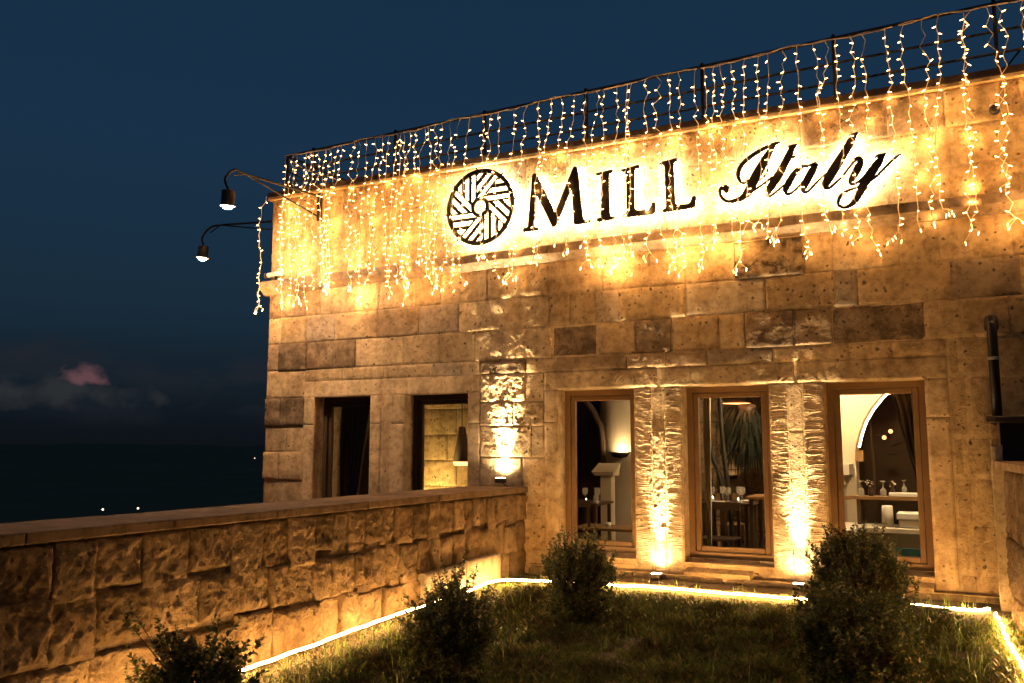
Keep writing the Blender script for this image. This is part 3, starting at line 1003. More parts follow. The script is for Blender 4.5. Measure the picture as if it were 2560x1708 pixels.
# ------------------------------------------------------------------ sign
TRACE = '''{"letters":{"M":[[-4.437,4.055],[-4.427,4.029],[-4.245,4.029],[-4.23,4.058],[-4.255,4.074],[-4.29,4.079],[-4.28,4.256],[-4.262,4.455],[-4.159,4.251],[-4.051,4.036],[-4.009,4.062],[-3.912,4.266],[-3.818,4.466],[-3.803,4.27],[-3.789,4.09],[-3.794,4.055],[-3.768,4.038],[-3.591,4.049],[-3.58,4.061],[-3.601,4.079],[-3.648,4.08],[-3.677,4.1],[-3.708,4.367],[-3.73,4.618],[-3.748,4.708],[-3.768,4.726],[-3.789,4.719],[-3.807,4.689],[-3.921,4.442],[-4.023,4.211],[-4.138,4.453],[-4.254,4.684],[-4.269,4.71],[-4.284,4.717],[-4.307,4.706],[-4.314,4.688],[-4.345,4.368],[-4.371,4.09],[-4.383,4.078],[-4.417,4.078]],"I":[[-3.515,4.605],[-3.513,4.577],[-3.468,4.573],[-3.454,4.523],[-3.457,4.298],[-3.461,4.087],[-3.506,4.079],[-3.511,4.048],[-3.488,4.039],[-3.302,4.046],[-3.294,4.073],[-3.343,4.086],[-3.355,4.114],[-3.361,4.375],[-3.362,4.546],[-3.356,4.577],[-3.318,4.583],[-3.316,4.612],[-3.341,4.62]],"L":[[-3.221,4.602],[-3.212,4.583],[-3.176,4.564],[-3.158,4.517],[-3.158,4.303],[-3.159,4.117],[-3.169,4.096],[-3.201,4.087],[-3.206,4.056],[-3.169,4.049],[-2.989,4.05],[-2.856,4.053],[-2.834,4.072],[-2.825,4.167],[-2.843,4.187],[-2.864,4.176],[-2.885,4.131],[-2.908,4.108],[-3.024,4.113],[-3.055,4.126],[-3.064,4.158],[-3.065,4.379],[-3.06,4.565],[-3.052,4.586],[-3.007,4.588],[-3.003,4.619],[-3.029,4.627]],"L2":[[-2.779,4.621],[-2.773,4.593],[-2.731,4.583],[-2.719,4.55],[-2.714,4.331],[-2.71,4.122],[-2.719,4.095],[-2.752,4.085],[-2.742,4.055],[-2.568,4.059],[-2.411,4.065],[-2.391,4.085],[-2.381,4.182],[-2.397,4.199],[-2.419,4.189],[-2.443,4.13],[-2.473,4.116],[-2.584,4.121],[-2.608,4.148],[-2.614,4.36],[-2.618,4.57],[-2.61,4.599],[-2.567,4.608],[-2.563,4.633],[-2.586,4.639]]},"script":[[[[-1.499,4.645],[-1.516,4.646],[-1.532,4.647],[-1.552,4.646],[-1.573,4.642],[-1.597,4.637],[-1.622,4.629],[-1.65,4.621],[-1.679,4.611],[-1.712,4.599],[-1.747,4.583],[-1.785,4.564],[-1.82,4.543],[-1.852,4.522],[-1.88,4.499],[-1.905,4.475],[-1.924,4.451],[-1.938,4.426],[-1.947,4.4],[-1.951,4.373],[-1.95,4.346],[-1.945,4.321],[-1.936,4.297],[-1.923,4.276],[-1.907,4.26],[-1.89,4.25],[-1.873,4.248],[-1.856,4.252],[-1.842,4.262],[-1.83,4.276],[-1.819,4.29]],[[-1.497,4.632],[-1.512,4.627],[-1.526,4.622],[-1.543,4.616],[-1.563,4.61],[-1.585,4.604],[-1.61,4.596],[-1.636,4.587],[-1.664,4.576],[-1.694,4.563],[-1.728,4.546],[-1.764,4.527],[-1.797,4.506],[-1.826,4.486],[-1.853,4.465],[-1.874,4.444],[-1.889,4.424],[-1.899,4.404],[-1.906,4.384],[-1.91,4.364],[-1.91,4.345],[-1.908,4.326],[-1.904,4.308],[-1.898,4.291],[-1.891,4.279],[-1.884,4.273],[-1.874,4.27],[-1.864,4.271],[-1.854,4.277],[-1.842,4.288],[-1.83,4.3]]],[[[-1.55,4.639],[-1.564,4.63],[-1.579,4.619],[-1.596,4.604],[-1.619,4.582],[-1.644,4.556],[-1.669,4.528],[-1.69,4.499],[-1.71,4.469],[-1.729,4.44],[-1.749,4.413],[-1.768,4.384],[-1.788,4.354],[-1.805,4.323],[-1.82,4.293],[-1.834,4.265],[-1.849,4.235],[-1.862,4.206],[-1.875,4.183],[-1.886,4.164],[-1.898,4.147],[-1.913,4.132],[-1.934,4.12],[-1.96,4.111],[-1.984,4.105],[-2.004,4.101],[-2.022,4.099],[-2.038,4.101],[-2.055,4.108],[-2.07,4.118],[-2.082,4.129],[-2.093,4.143],[-2.102,4.159],[-2.108,4.175],[-2.109,4.189],[-2.108,4.203],[-2.105,4.214],[-2.1,4.22],[-2.092,4.228],[-2.082,4.236]],[[-1.536,4.625],[-1.544,4.609],[-1.551,4.593],[-1.561,4.573],[-1.574,4.544],[-1.589,4.511],[-1.605,4.478],[-1.62,4.447],[-1.636,4.415],[-1.653,4.383],[-1.671,4.352],[-1.688,4.323],[-1.704,4.295],[-1.718,4.267],[-1.733,4.237],[-1.749,4.208],[-1.767,4.179],[-1.786,4.149],[-1.809,4.123],[-1.834,4.103],[-1.86,4.09],[-1.887,4.08],[-1.917,4.072],[-1.947,4.067],[-1.975,4.065],[-1.999,4.064],[-2.022,4.066],[-2.044,4.071],[-2.066,4.08],[-2.086,4.091],[-2.105,4.106],[-2.12,4.126],[-2.131,4.148],[-2.139,4.17],[-2.142,4.191],[-2.142,4.212],[-2.138,4.231],[-2.128,4.247],[-2.117,4.257],[-2.107,4.265]]],[[[-2.084,4.263],[-2.088,4.244],[-2.094,4.234],[-2.098,4.241],[-2.097,4.244],[-2.099,4.236],[-2.103,4.222]],[[-2.06,4.273],[-2.041,4.26],[-2.024,4.24],[-2.021,4.212],[-2.031,4.191],[-2.046,4.18],[-2.062,4.175]]],[[[-1.63,4.421],[-1.635,4.391],[-1.642,4.362],[-1.656,4.333],[-1.676,4.308],[-1.7,4.293],[-1.73,4.282],[-1.767,4.271],[-1.806,4.261]],[[-1.618,4.418],[-1.619,4.386],[-1.624,4.354],[-1.64,4.321],[-1.663,4.292],[-1.69,4.275],[-1.721,4.262],[-1.757,4.247],[-1.794,4.232]]],[[[-1.824,4.132],[-1.793,4.148],[-1.762,4.164],[-1.731,4.18],[-1.701,4.197],[-1.67,4.214],[-1.639,4.233],[-1.609,4.256],[-1.579,4.28]],[[-1.834,4.152],[-1.804,4.168],[-1.773,4.185],[-1.742,4.2],[-1.712,4.216],[-1.682,4.234],[-1.652,4.253],[-1.621,4.274],[-1.59,4.295]]],[[[-1.35,4.596],[-1.366,4.59],[-1.384,4.584],[-1.402,4.57],[-1.418,4.55],[-1.431,4.529],[-1.444,4.507],[-1.46,4.481],[-1.477,4.452],[-1.494,4.423],[-1.511,4.394],[-1.528,4.366],[-1.545,4.339],[-1.566,4.31],[-1.588,4.28],[-1.608,4.252],[-1.622,4.23],[-1.634,4.21],[-1.644,4.191],[-1.653,4.173],[-1.663,4.153],[-1.668,4.127],[-1.66,4.101],[-1.645,4.082],[-1.625,4.072],[-1.607,4.076],[-1.592,4.085],[-1.576,4.095],[-1.56,4.106],[-1.542,4.119],[-1.524,4.133],[-1.505,4.146],[-1.487,4.16],[-1.468,4.174]],[[-1.336,4.577],[-1.346,4.562],[-1.355,4.549],[-1.361,4.535],[-1.366,4.517],[-1.372,4.493],[-1.382,4.465],[-1.397,4.436],[-1.414,4.406],[-1.43,4.377],[-1.445,4.348],[-1.461,4.318],[-1.478,4.287],[-1.499,4.255],[-1.52,4.223],[-1.54,4.195],[-1.556,4.174],[-1.57,4.157],[-1.584,4.142],[-1.597,4.127],[-1.608,4.117],[-1.614,4.115],[-1.618,4.111],[-1.62,4.103],[-1.621,4.098],[-1.616,4.097],[-1.603,4.104],[-1.588,4.113],[-1.572,4.124],[-1.554,4.137],[-1.536,4.151],[-1.518,4.164],[-1.499,4.178],[-1.48,4.192]]],[[[-1.416,4.563],[-1.392,4.566],[-1.37,4.57],[-1.348,4.576],[-1.327,4.582]],[[-1.421,4.586],[-1.398,4.591],[-1.375,4.595],[-1.352,4.594],[-1.329,4.591]]],[[[-1.451,4.452],[-1.424,4.449],[-1.396,4.448],[-1.37,4.45],[-1.345,4.453]],[[-1.452,4.479],[-1.425,4.476],[-1.399,4.475],[-1.374,4.475],[-1.349,4.477]]],[[[-1.229,4.329],[-1.233,4.338],[-1.239,4.349],[-1.249,4.358],[-1.264,4.364],[-1.281,4.367],[-1.3,4.365],[-1.321,4.358],[-1.343,4.347],[-1.366,4.331],[-1.388,4.311],[-1.409,4.288],[-1.427,4.265],[-1.443,4.244],[-1.456,4.223],[-1.466,4.203],[-1.476,4.183],[-1.484,4.16],[-1.488,4.133],[-1.481,4.107],[-1.468,4.087],[-1.451,4.073],[-1.433,4.069],[-1.417,4.072],[-1.401,4.079],[-1.385,4.089],[-1.367,4.103],[-1.349,4.118],[-1.329,4.136],[-1.309,4.157],[-1.289,4.177],[-1.271,4.198],[-1.254,4.22],[-1.237,4.241]],[[-1.24,4.322],[-1.246,4.329],[-1.251,4.335],[-1.256,4.337],[-1.264,4.337],[-1.275,4.336],[-1.287,4.331],[-1.301,4.321],[-1.317,4.308],[-1.332,4.292],[-1.346,4.271],[-1.361,4.246],[-1.375,4.222],[-1.386,4.201],[-1.396,4.181],[-1.407,4.162],[-1.419,4.144],[-1.429,4.13],[-1.435,4.123],[-1.438,4.116],[-1.438,4.105],[-1.437,4.098],[-1.434,4.095],[-1.424,4.096],[-1.412,4.1],[-1.397,4.108],[-1.38,4.12],[-1.362,4.135],[-1.342,4.152],[-1.322,4.172],[-1.302,4.192],[-1.285,4.212],[-1.268,4.233],[-1.251,4.254]]],[[[-1.26,4.342],[-1.244,4.341],[-1.229,4.341],[-1.214,4.339],[-1.199,4.336],[-1.185,4.332],[-1.171,4.33],[-1.158,4.333],[-1.156,4.335],[-1.174,4.362],[-1.182,4.358],[-1.199,4.344],[-1.218,4.324],[-1.235,4.3],[-1.253,4.272],[-1.269,4.244],[-1.284,4.217],[-1.297,4.19],[-1.307,4.166],[-1.312,4.148],[-1.314,4.13],[-1.313,4.111],[-1.307,4.092],[-1.295,4.076],[-1.278,4.066],[-1.261,4.066],[-1.244,4.071],[-1.227,4.082],[-1.208,4.099],[-1.187,4.121],[-1.167,4.141],[-1.148,4.159],[-1.128,4.177],[-1.109,4.195],[-1.092,4.211],[-1.077,4.226],[-1.061,4.242]],[[-1.262,4.356],[-1.247,4.358],[-1.232,4.36],[-1.217,4.362],[-1.203,4.366],[-1.189,4.371],[-1.179,4.374],[-1.171,4.376],[-1.156,4.378],[-1.135,4.344],[-1.141,4.324],[-1.15,4.302],[-1.161,4.278],[-1.173,4.253],[-1.189,4.224],[-1.205,4.197],[-1.219,4.171],[-1.234,4.147],[-1.246,4.127],[-1.256,4.114],[-1.263,4.109],[-1.267,4.108],[-1.27,4.103],[-1.271,4.098],[-1.271,4.096],[-1.266,4.094],[-1.255,4.096],[-1.24,4.103],[-1.223,4.118],[-1.202,4.138],[-1.182,4.159],[-1.161,4.177],[-1.141,4.195],[-1.122,4.211],[-1.104,4.226],[-1.087,4.24],[-1.071,4.254]]],[[[-0.756,4.619],[-0.772,4.618],[-0.789,4.616],[-0.807,4.607],[-0.825,4.592],[-0.842,4.574],[-0.858,4.553],[-0.873,4.529],[-0.889,4.502],[-0.906,4.475],[-0.925,4.447],[-0.947,4.418],[-0.968,4.389],[-0.989,4.361],[-1.01,4.332],[-1.03,4.304],[-1.049,4.276],[-1.066,4.248],[-1.081,4.221],[-1.092,4.195],[-1.1,4.17],[-1.105,4.145],[-1.104,4.122],[-1.097,4.1],[-1.082,4.082],[-1.065,4.076],[-1.047,4.077],[-1.03,4.083],[-1.013,4.095],[-0.994,4.11],[-0.975,4.126],[-0.954,4.143],[-0.931,4.162],[-0.909,4.183],[-0.888,4.205],[-0.868,4.23],[-0.85,4.252],[-0.834,4.271],[-0.82,4.289],[-0.806,4.307]],[[-0.751,4.61],[-0.759,4.596],[-0.767,4.583],[-0.772,4.569],[-0.779,4.551],[-0.787,4.529],[-0.798,4.505],[-0.811,4.48],[-0.826,4.453],[-0.843,4.424],[-0.861,4.393],[-0.88,4.361],[-0.899,4.329],[-0.918,4.299],[-0.937,4.269],[-0.956,4.241],[-0.974,4.213],[-0.991,4.187],[-1.007,4.165],[-1.022,4.145],[-1.035,4.129],[-1.044,4.118],[-1.05,4.112],[-1.055,4.11],[-1.061,4.111],[-1.061,4.108],[-1.053,4.107],[-1.041,4.109],[-1.027,4.117],[-1.009,4.13],[-0.989,4.146],[-0.968,4.163],[-0.946,4.181],[-0.924,4.201],[-0.905,4.223],[-0.886,4.248],[-0.868,4.27],[-0.851,4.289],[-0.836,4.306],[-0.82,4.322]]],[[[-0.837,4.594],[-0.816,4.595],[-0.795,4.598],[-0.773,4.605],[-0.75,4.613]],[[-0.839,4.605],[-0.819,4.61],[-0.799,4.615],[-0.776,4.618],[-0.752,4.62]]],[[[-0.857,4.247],[-0.843,4.261],[-0.83,4.275],[-0.816,4.29],[-0.801,4.306],[-0.786,4.321],[-0.774,4.329],[-0.766,4.33],[-0.76,4.328],[-0.762,4.328],[-0.767,4.331],[-0.77,4.329],[-0.772,4.323],[-0.779,4.314],[-0.789,4.299],[-0.801,4.28],[-0.813,4.257],[-0.827,4.231],[-0.838,4.207],[-0.848,4.186],[-0.858,4.166],[-0.864,4.144],[-0.864,4.122],[-0.856,4.102],[-0.841,4.088],[-0.824,4.085],[-0.807,4.087],[-0.79,4.093],[-0.772,4.103],[-0.753,4.115],[-0.732,4.131],[-0.711,4.149],[-0.689,4.17],[-0.667,4.19]],[[-0.869,4.259],[-0.858,4.276],[-0.847,4.292],[-0.835,4.309],[-0.823,4.328],[-0.81,4.347],[-0.795,4.364],[-0.777,4.373],[-0.757,4.375],[-0.737,4.368],[-0.721,4.348],[-0.714,4.326],[-0.714,4.302],[-0.719,4.278],[-0.726,4.255],[-0.737,4.233],[-0.751,4.209],[-0.768,4.185],[-0.783,4.163],[-0.798,4.145],[-0.81,4.131],[-0.817,4.123],[-0.82,4.119],[-0.824,4.118],[-0.827,4.117],[-0.824,4.115],[-0.813,4.115],[-0.799,4.118],[-0.783,4.125],[-0.765,4.136],[-0.746,4.15],[-0.725,4.168],[-0.704,4.188],[-0.682,4.209]]],[[[-0.514,4.373],[-0.527,4.371],[-0.542,4.367],[-0.558,4.359],[-0.575,4.345],[-0.591,4.33],[-0.607,4.314],[-0.623,4.295],[-0.641,4.274],[-0.659,4.253],[-0.676,4.233],[-0.693,4.212],[-0.711,4.188],[-0.729,4.162],[-0.745,4.133],[-0.761,4.105],[-0.774,4.079],[-0.785,4.053],[-0.796,4.03],[-0.806,4.007],[-0.815,3.985],[-0.825,3.966],[-0.836,3.947],[-0.848,3.928],[-0.861,3.913],[-0.876,3.901],[-0.892,3.892],[-0.907,3.888],[-0.921,3.891],[-0.934,3.898],[-0.942,3.907],[-0.946,3.915],[-0.947,3.927],[-0.947,3.94],[-0.943,3.955],[-0.937,3.971],[-0.928,3.985],[-0.917,3.997],[-0.902,4.008],[-0.885,4.018],[-0.869,4.027],[-0.852,4.034],[-0.833,4.04],[-0.811,4.047],[-0.787,4.052],[-0.763,4.058]],[[-0.507,4.363],[-0.514,4.35],[-0.52,4.338],[-0.526,4.324],[-0.532,4.307],[-0.54,4.285],[-0.551,4.262],[-0.565,4.238],[-0.581,4.215],[-0.596,4.192],[-0.612,4.17],[-0.627,4.148],[-0.642,4.126],[-0.658,4.102],[-0.675,4.077],[-0.691,4.053],[-0.705,4.03],[-0.719,4.007],[-0.733,3.985],[-0.747,3.964],[-0.762,3.942],[-0.778,3.922],[-0.798,3.905],[-0.818,3.889],[-0.839,3.876],[-0.861,3.868],[-0.884,3.862],[-0.905,3.861],[-0.926,3.865],[-0.946,3.874],[-0.963,3.887],[-0.973,3.906],[-0.978,3.926],[-0.978,3.947],[-0.974,3.968],[-0.965,3.99],[-0.952,4.009],[-0.936,4.024],[-0.917,4.035],[-0.898,4.045],[-0.879,4.052],[-0.86,4.057],[-0.839,4.062],[-0.816,4.067],[-0.792,4.072],[-0.768,4.077]]],[[[-0.705,4.076],[-0.686,4.086],[-0.667,4.096],[-0.648,4.107],[-0.63,4.118],[-0.612,4.13],[-0.593,4.144],[-0.574,4.16],[-0.556,4.178],[-0.537,4.196],[-0.516,4.215],[-0.494,4.235],[-0.474,4.254],[-0.454,4.272],[-0.436,4.288],[-0.42,4.301],[-0.408,4.309],[-0.399,4.315],[-0.392,4.32],[-0.385,4.325],[-0.378,4.329],[-0.372,4.334]],[[-0.716,4.095],[-0.698,4.108],[-0.68,4.121],[-0.662,4.133],[-0.643,4.144],[-0.625,4.154],[-0.607,4.165],[-0.589,4.18],[-0.571,4.198],[-0.552,4.216],[-0.531,4.236],[-0.509,4.256],[-0.488,4.275],[-0.468,4.292],[-0.449,4.308],[-0.432,4.321],[-0.419,4.33],[-0.409,4.335],[-0.399,4.339],[-0.39,4.34],[-0.381,4.34],[-0.373,4.339]]],[[[-0.611,4.33],[-0.594,4.337],[-0.579,4.343],[-0.562,4.347],[-0.543,4.352],[-0.526,4.359],[-0.509,4.365]],[[-0.616,4.338],[-0.604,4.353],[-0.588,4.367],[-0.567,4.37],[-0.547,4.369],[-0.529,4.37],[-0.511,4.372]]]]}'''
TR = json.loads(TRACE)


def build_sign():
    names = ['M', 'I', 'L', 'L2']
    cap = empty('capital_lettering', (-3.45, -.06, 4.1), 'back lit dark serif capital letters between the round emblem and the script', 'sign lettering')
    for k in names:
        p = [(a, b) for a, b in TR['letters'][k]]
        mb = MB()
        mb.prism(p, -.125, -.102)
        lo = mb.build('letter', M['letter'], cap)
        mb = MB()
        n = len(p)
        tr = tessellate_polygon([[Vector((x, z, 0)) for x, z in p]])
        mb.add([(x, -.1005, z) for x, z in p], [tuple(t) for t in tr])
        mb.build('back_light', M['halo'], lo)
    scr = empty('script_lettering', (-1.3, -.06, 3.95), 'back lit dark slanted cursive script fixed to the parapet right of the capital letters', 'sign lettering')
    mb = MB()
    hb = MB()
    for k, (a, b) in enumerate(TR['script']):
        y0 = -.125 - k * .0004
        n = len(a)
        vs = []
        for i in range(n):
            vs += [(a[i][0], y0, a[i][1]), (b[i][0], y0, b[i][1]), (a[i][0], -.102, a[i][1]), (b[i][0], -.102, b[i][1])]
        fs = []
        for i in range(n - 1):
            j, q = 4 * i, 4 * i + 4
            fs += [(j, j + 1, q + 1, q), (j + 2, q + 2, q + 3, j + 3), (j, q, q + 2, j + 2), (j + 1, j + 3, q + 3, q + 1)]
        fs += [(0, 2, 3, 1), (4 * n - 4, 4 * n - 3, 4 * n - 1, 4 * n - 2)]
        mb.add(vs, fs)
        hv = []
        for i in range(n):
            hv += [(a[i][0], -.1005 + k * .0004, a[i][1]), (b[i][0], -.1005 + k * .0004, b[i][1])]
        hb.add(hv, [(2 * i, 2 * i + 1, 2 * i + 3, 2 * i + 2) for i in range(n - 1)])
    mb.build('script', M['letter'], scr)
    hb.build('back_light', M['halo'], scr)
    # millstone wheel emblem
    em = empty('wheel_emblem', (-5.02, -.06, 4.0), 'round dark millstone emblem with slanted spokes left of the capital letters', 'emblem')
    cx, cz = -5.015, 4.405
    s = .99

    def ring(r0, r1, n=56):
        mb = MB()
        vs = []
        for k in range(n):
            a = 2 * math.pi * k / n
            for r, y in ((r1, -.125), (r0, -.125), (r0, -.102), (r1, -.102)):
                vs.append((cx + r * s * math.cos(a), y, cz + r * math.sin(a)))
        fs = []
        for k in range(n):
            j, q = 4 * k, 4 * ((k + 1) % n)
            for t in range(4):
                fs.append((j + t, q + t, q + (t + 1) % 4, j + (t + 1) % 4))
        return mb.add(vs, fs)
    ring(.418, .470).build('rim', M['letter'], em)
    ring(.082, .126, 32).build('hub', M['letter'], em)
    hb = MB()
    DK = [(.046, .066), (.118, .156), (.212, .256), (.308, .418)]
    for k in range(8):
        a = math.pi / 2 + k * math.pi / 4
        d = Vector((math.cos(a), math.sin(a)))
        nrm = Vector((-d.y, d.x))
        mb = MB()
        for o0, o1 in DK:
            o1 = min(o1, .40)
            def rng_t(o):
                lo = max(o - .075, math.sqrt(max(0, .122 ** 2 - o * o)))
                hi = math.sqrt(max(0, .424 ** 2 - o * o))
                return lo, hi
            l0, h0 = rng_t(o0)
            l1, h1 = rng_t(o1)
            if h1 < l1:
                h1 = l1
            P = [d * l0 + nrm * o0, d * h0 + nrm * o0, d * h1 + nrm * o1, d * l1 + nrm * o1]
            vs = [(cx + p.x * s, y, cz + p.y) for y in (-.1235, -.1025) for p in P]
            mb.add(vs, [(3, 2, 1, 0), (4, 5, 6, 7), (0, 1, 5, 4), (1, 2, 6, 5), (2, 3, 7, 6), (3, 0, 4, 7)])
            hb.add([(cx + p.x * s, -.1005, cz + p.y) for p in P], [(0, 1, 2, 3)])
        mb.build('spoke', M['letter'], em)
    n = 56
    vs = []
    for k in range(n):
        a = 2 * math.pi * k / n
        vs += [(cx + .468 * math.cos(a), -.1005, cz + .468 * math.sin(a)), (cx + .42 * math.cos(a), -.1005, cz + .42 * math.sin(a))]
    hb.add(vs, [(2 * k, 2 * ((k + 1) % n), 2 * ((k + 1) % n) + 1, 2 * k + 1) for k in range(n)])
    hb.build('back_light', M['halo'], em)
    mb = MB()
    mb.lathe([(0, 0)], 0, 0, 3)
    bm = bmesh.new()
    bmesh.ops.create_cone(bm, cap_ends=True, segments=28, radius1=.083, radius2=.083, depth=.02, matrix=Matrix.Translation((cx, -.05, cz)) @ Matrix.Rotation(R(90), 4, 'X'))
    mb = MB()
    mb.bm(bm)
    mb.build('hub_disc', M['plaster'], em)


build_sign()


# ------------------------------------------------------------------ fairy light curtains
def led(mb, p, d, ln=.038, r=.0038):
    d = d.normalized()
    ref = Vector((0, 0, 1)) if abs(d.z) < .9 else Vector((0, 1, 0))
    u = d.cross(ref).normalized()
    w = d.cross(u)
    n = 5
    vs = []
    for t, q in ((0.0, .8), (.75, 1.0)):
        for k in range(n):
            a = 2 * math.pi * k / n
            vs.append(p + d * ln * t + (u * math.cos(a) + w * math.sin(a)) * r * q)
    vs.append(p + d * ln)
    fs = [(k, (k + 1) % n, (k + 1) % n + n, k + n) for k in range(n)] + [(k + n, (k + 1) % n + n, 2 * n) for k in range(n)]
    mb.add(vs, fs)


def wall_y(z, x):
    """how far the strand is pushed out: coping lip, wall, cornice, free hang"""
    c = zc(x)
    return float(np.interp(z, [3.2, 3.62 + c, 3.74 + c, 3.88 + c, 4.02, 4.30, 4.80, 4.93, 5.06, 5.3, 5.8],
                           [-.085, -.115, -.130, -.125, -.140, -.150, -.150, -.095, -.085, -.04, -.01]))


def strand(parent, x, ztop, zbot, yoff=0.0, fixed_y=None, drift=None, along_y=None):
    pts = []
    bulbs = MB()
    z = ztop
    dr = rng.uniform(-.09, .09) if drift is None else drift
    side = rng.choice((-1, 1))
    i = 0
    L = ztop - zbot
    ph = rng.uniform(0, 6)
    amp = rng.choice((.5, .8, 1.0, 1.5))
    walk = 0.0
    while z > zbot:
        t = (ztop - z) / L
        walk += rng.gauss(0, .010)
        walk *= .93
        k = rng.uniform(.1, 1.5) * .017 * amp * side + walk
        px = x + dr * t + k + .012 * math.sin(ph + t * 9)
        py = (wall_y(z, x) if fixed_y is None else fixed_y) + yoff + rng.uniform(-.012, .012)
        if along_y is not None:
            px, py = -8.2 + rng.uniform(-.02, .03), along_y + k + dr * t
        p = Vector((px, py, z))
        if i > 0 and rng.random() < .84:
            d = Vector((-side * rng.uniform(.5, 1.0) * (1 if rng.random() < .75 else -1), rng.uniform(-.75, .75), rng.uniform(-.55, .35)))
            if rng.random() < .16:
                d = Vector((rng.uniform(-.3, .3), rng.choice((-1, 1)), rng.uniform(-.3, .3)))
            led(bulbs, p, d)
        pts.append(p)
        side = -side if rng.random() < .78 else side
        z -= rng.uniform(.066, .108) * (.85 if z < 4.6 else 1.0)
        i += 1
    # splayed tail
    mb = MB()
    mb.tube(pts, .0042, 4)
    last = pts[-1]
    for q in range(rng.choice((1, 2, 3, 4))):
        e = last + Vector((rng.uniform(-.09, .09), rng.uniform(-.03, .02), rng.uniform(-.11, -.02)))
        mb.tube([last, (last + e) / 2 + Vector((rng.uniform(-.02, .02), 0, .01)), e], .0028, 4)
        led(bulbs, e, Vector((rng.uniform(-.5, .5), rng.uniform(-.2, .2), -1)))
    w = mb.build('strand', M['cable'], parent)
    b = bulbs.build('bulbs', M['bulb'], w)
    b['kind'] = 'stuff'
    if along_y is not None:
        return
    # the light these leds throw on the stone close behind them
    for zz in (4.80, 4.42, 4.08, 3.76, 3.5):
        zz += rng.uniform(-.14, .14)
        if zz < zbot:
            continue
        q = min(pts, key=lambda p: abs(p.z - zz))
        l = bpy.data.lights.new('led_glow', 'POINT')
        l.energy = GLOW * rng.choice((.25, .4, .7, 1.0, 1.5, 2.8))
        l.color = BULB
        l.shadow_soft_size = .02
        lo = bpy.data.objects.new('led_glow', l)
        COL.objects.link(lo)
        lo.parent = w
        dy = rng.uniform(.0, .075)
        if zz < 3.66:
            l.energy *= 4.2
            dy = rng.uniform(-.14, -.05)
        lo.location = Vector((q.x + rng.uniform(-.03, .03), q.y + dy, q.z)) - wloc(w)
    # leds that happen to point straight at the stone
    for q in rng.sample(pts, 3):
        if 3.98 < q.z < 4.85 or q.z < 3.6:
            l = bpy.data.lights.new('led_spot', 'POINT')
            l.energy = rng.choice((.02, .035, .06, .12))
            l.color = (1.0, .62, .26)
            l.shadow_soft_size = .006
            lo = bpy.data.objects.new('led_spot', l)
            COL.objects.link(lo)
            lo.parent = w
            lo.location = Vector((q.x + rng.uniform(-.04, .04), -.045 - rng.uniform(0, .03), q.z)) - wloc(w)


GLOW = .56


def build_lights():
    cuts = [-8.47, -7.05, -5.55, -4.5, -3.45, -2.32, -.35, 1.72]
    what = ['at the left corner of the parapet beside the two outreaching lamps', 'on the parapet between the left corner and the round emblem',
            'in front of the round emblem', 'in front of the first capital letter', 'in front of the last capital letters beside the script',
            'in front of the slanted script', 'right of the script on the far right of the parapet']
    for k in range(7):
        a, b = cuts[k], cuts[k + 1]
        th = empty('fairy_light_curtain', ((a + b) / 2, -.06, 5.6), 'fairy light curtain hanging ' + what[k], 'fairy lights', 'fairy light curtains along the railing')
        x = a + .03
        while x < b - .02:
            xx = x
            zt = rz(xx) - .02 - .02 * abs(math.sin(xx * 2.3))
            if -8.38 < xx < -8.19:
                x += .04
                continue
            if xx < -8.2:
                strand(th, xx, 4.98, 3.42, -.03, drift=-.02)
            else:
                zb = rng.choice((3.45, 3.56, 3.64, 3.72, 3.84)) + rng.uniform(-.10, .10) + (zc(xx) * .8)
                strand(th, xx, zt, zb, rng.uniform(-.012, .022))
            x += rng.choice((.085, .12, .135, .15, .15, .19)) * (.80 if k < 2 else 1)
        mb = MB()
        xs = np.arange(max(a, -8.2), min(b, 1.72) + .001, .06)
        mb.tube([(q, -.012 + .008 * math.sin(q * 31), rz(q) - .004 - .035 * abs(math.sin(q * 2.3)) + .006 * math.sin(q * 17)) for q in xs], .0055, 5)
        mb.tube([(q, -.016 + .008 * math.cos(q * 23), rz(q) - .010 - .035 * abs(math.sin(q * 2.3)) + .006 * math.cos(q * 13)) for q in xs], .004, 4)
        mb.build('lead_wire', M['cable'], th)
    th = empty('fairy_light_curtain', (-8.2, 1, 5.5), 'short bunched fairy light curtain along the side railing behind the left corner', 'fairy lights', 'fairy light curtains along the railing')
    for y in np.arange(.15, 2.3, .22):
        strand(th, -8.2, rz(-8.2) - .02, 5.07 + rng.uniform(0, .12), along_y=float(y))
    mb = MB()
    mb.tube([(-8.22, q, rz(-8.2) - .02 - .05 * abs(math.sin(q * 3))) for q in np.arange(0, 2.4, .1)], .0055, 5)
    mb.build('lead_wire', M['cable'], th)


build_lights()


# ------------------------------------------------------------------ wall lamps
def bez(P, n=10):
    P = [Vector(p) for p in P]
    Q = [2 * P[0] - P[1]] + P + [2 * P[-1] - P[-2]]
    o = []
    for i in range(1, len(Q) - 2):
        for t in np.arange(n) / n:
            a, b, c, d = Q[i - 1:i + 3]
            o.append(.5 * (2 * b + (c - a) * t + (2 * a - 5 * b + 4 * c - d) * t * t + (-a + 3 * b - 3 * c + d) * t ** 3))
    return o + [P[-1]]


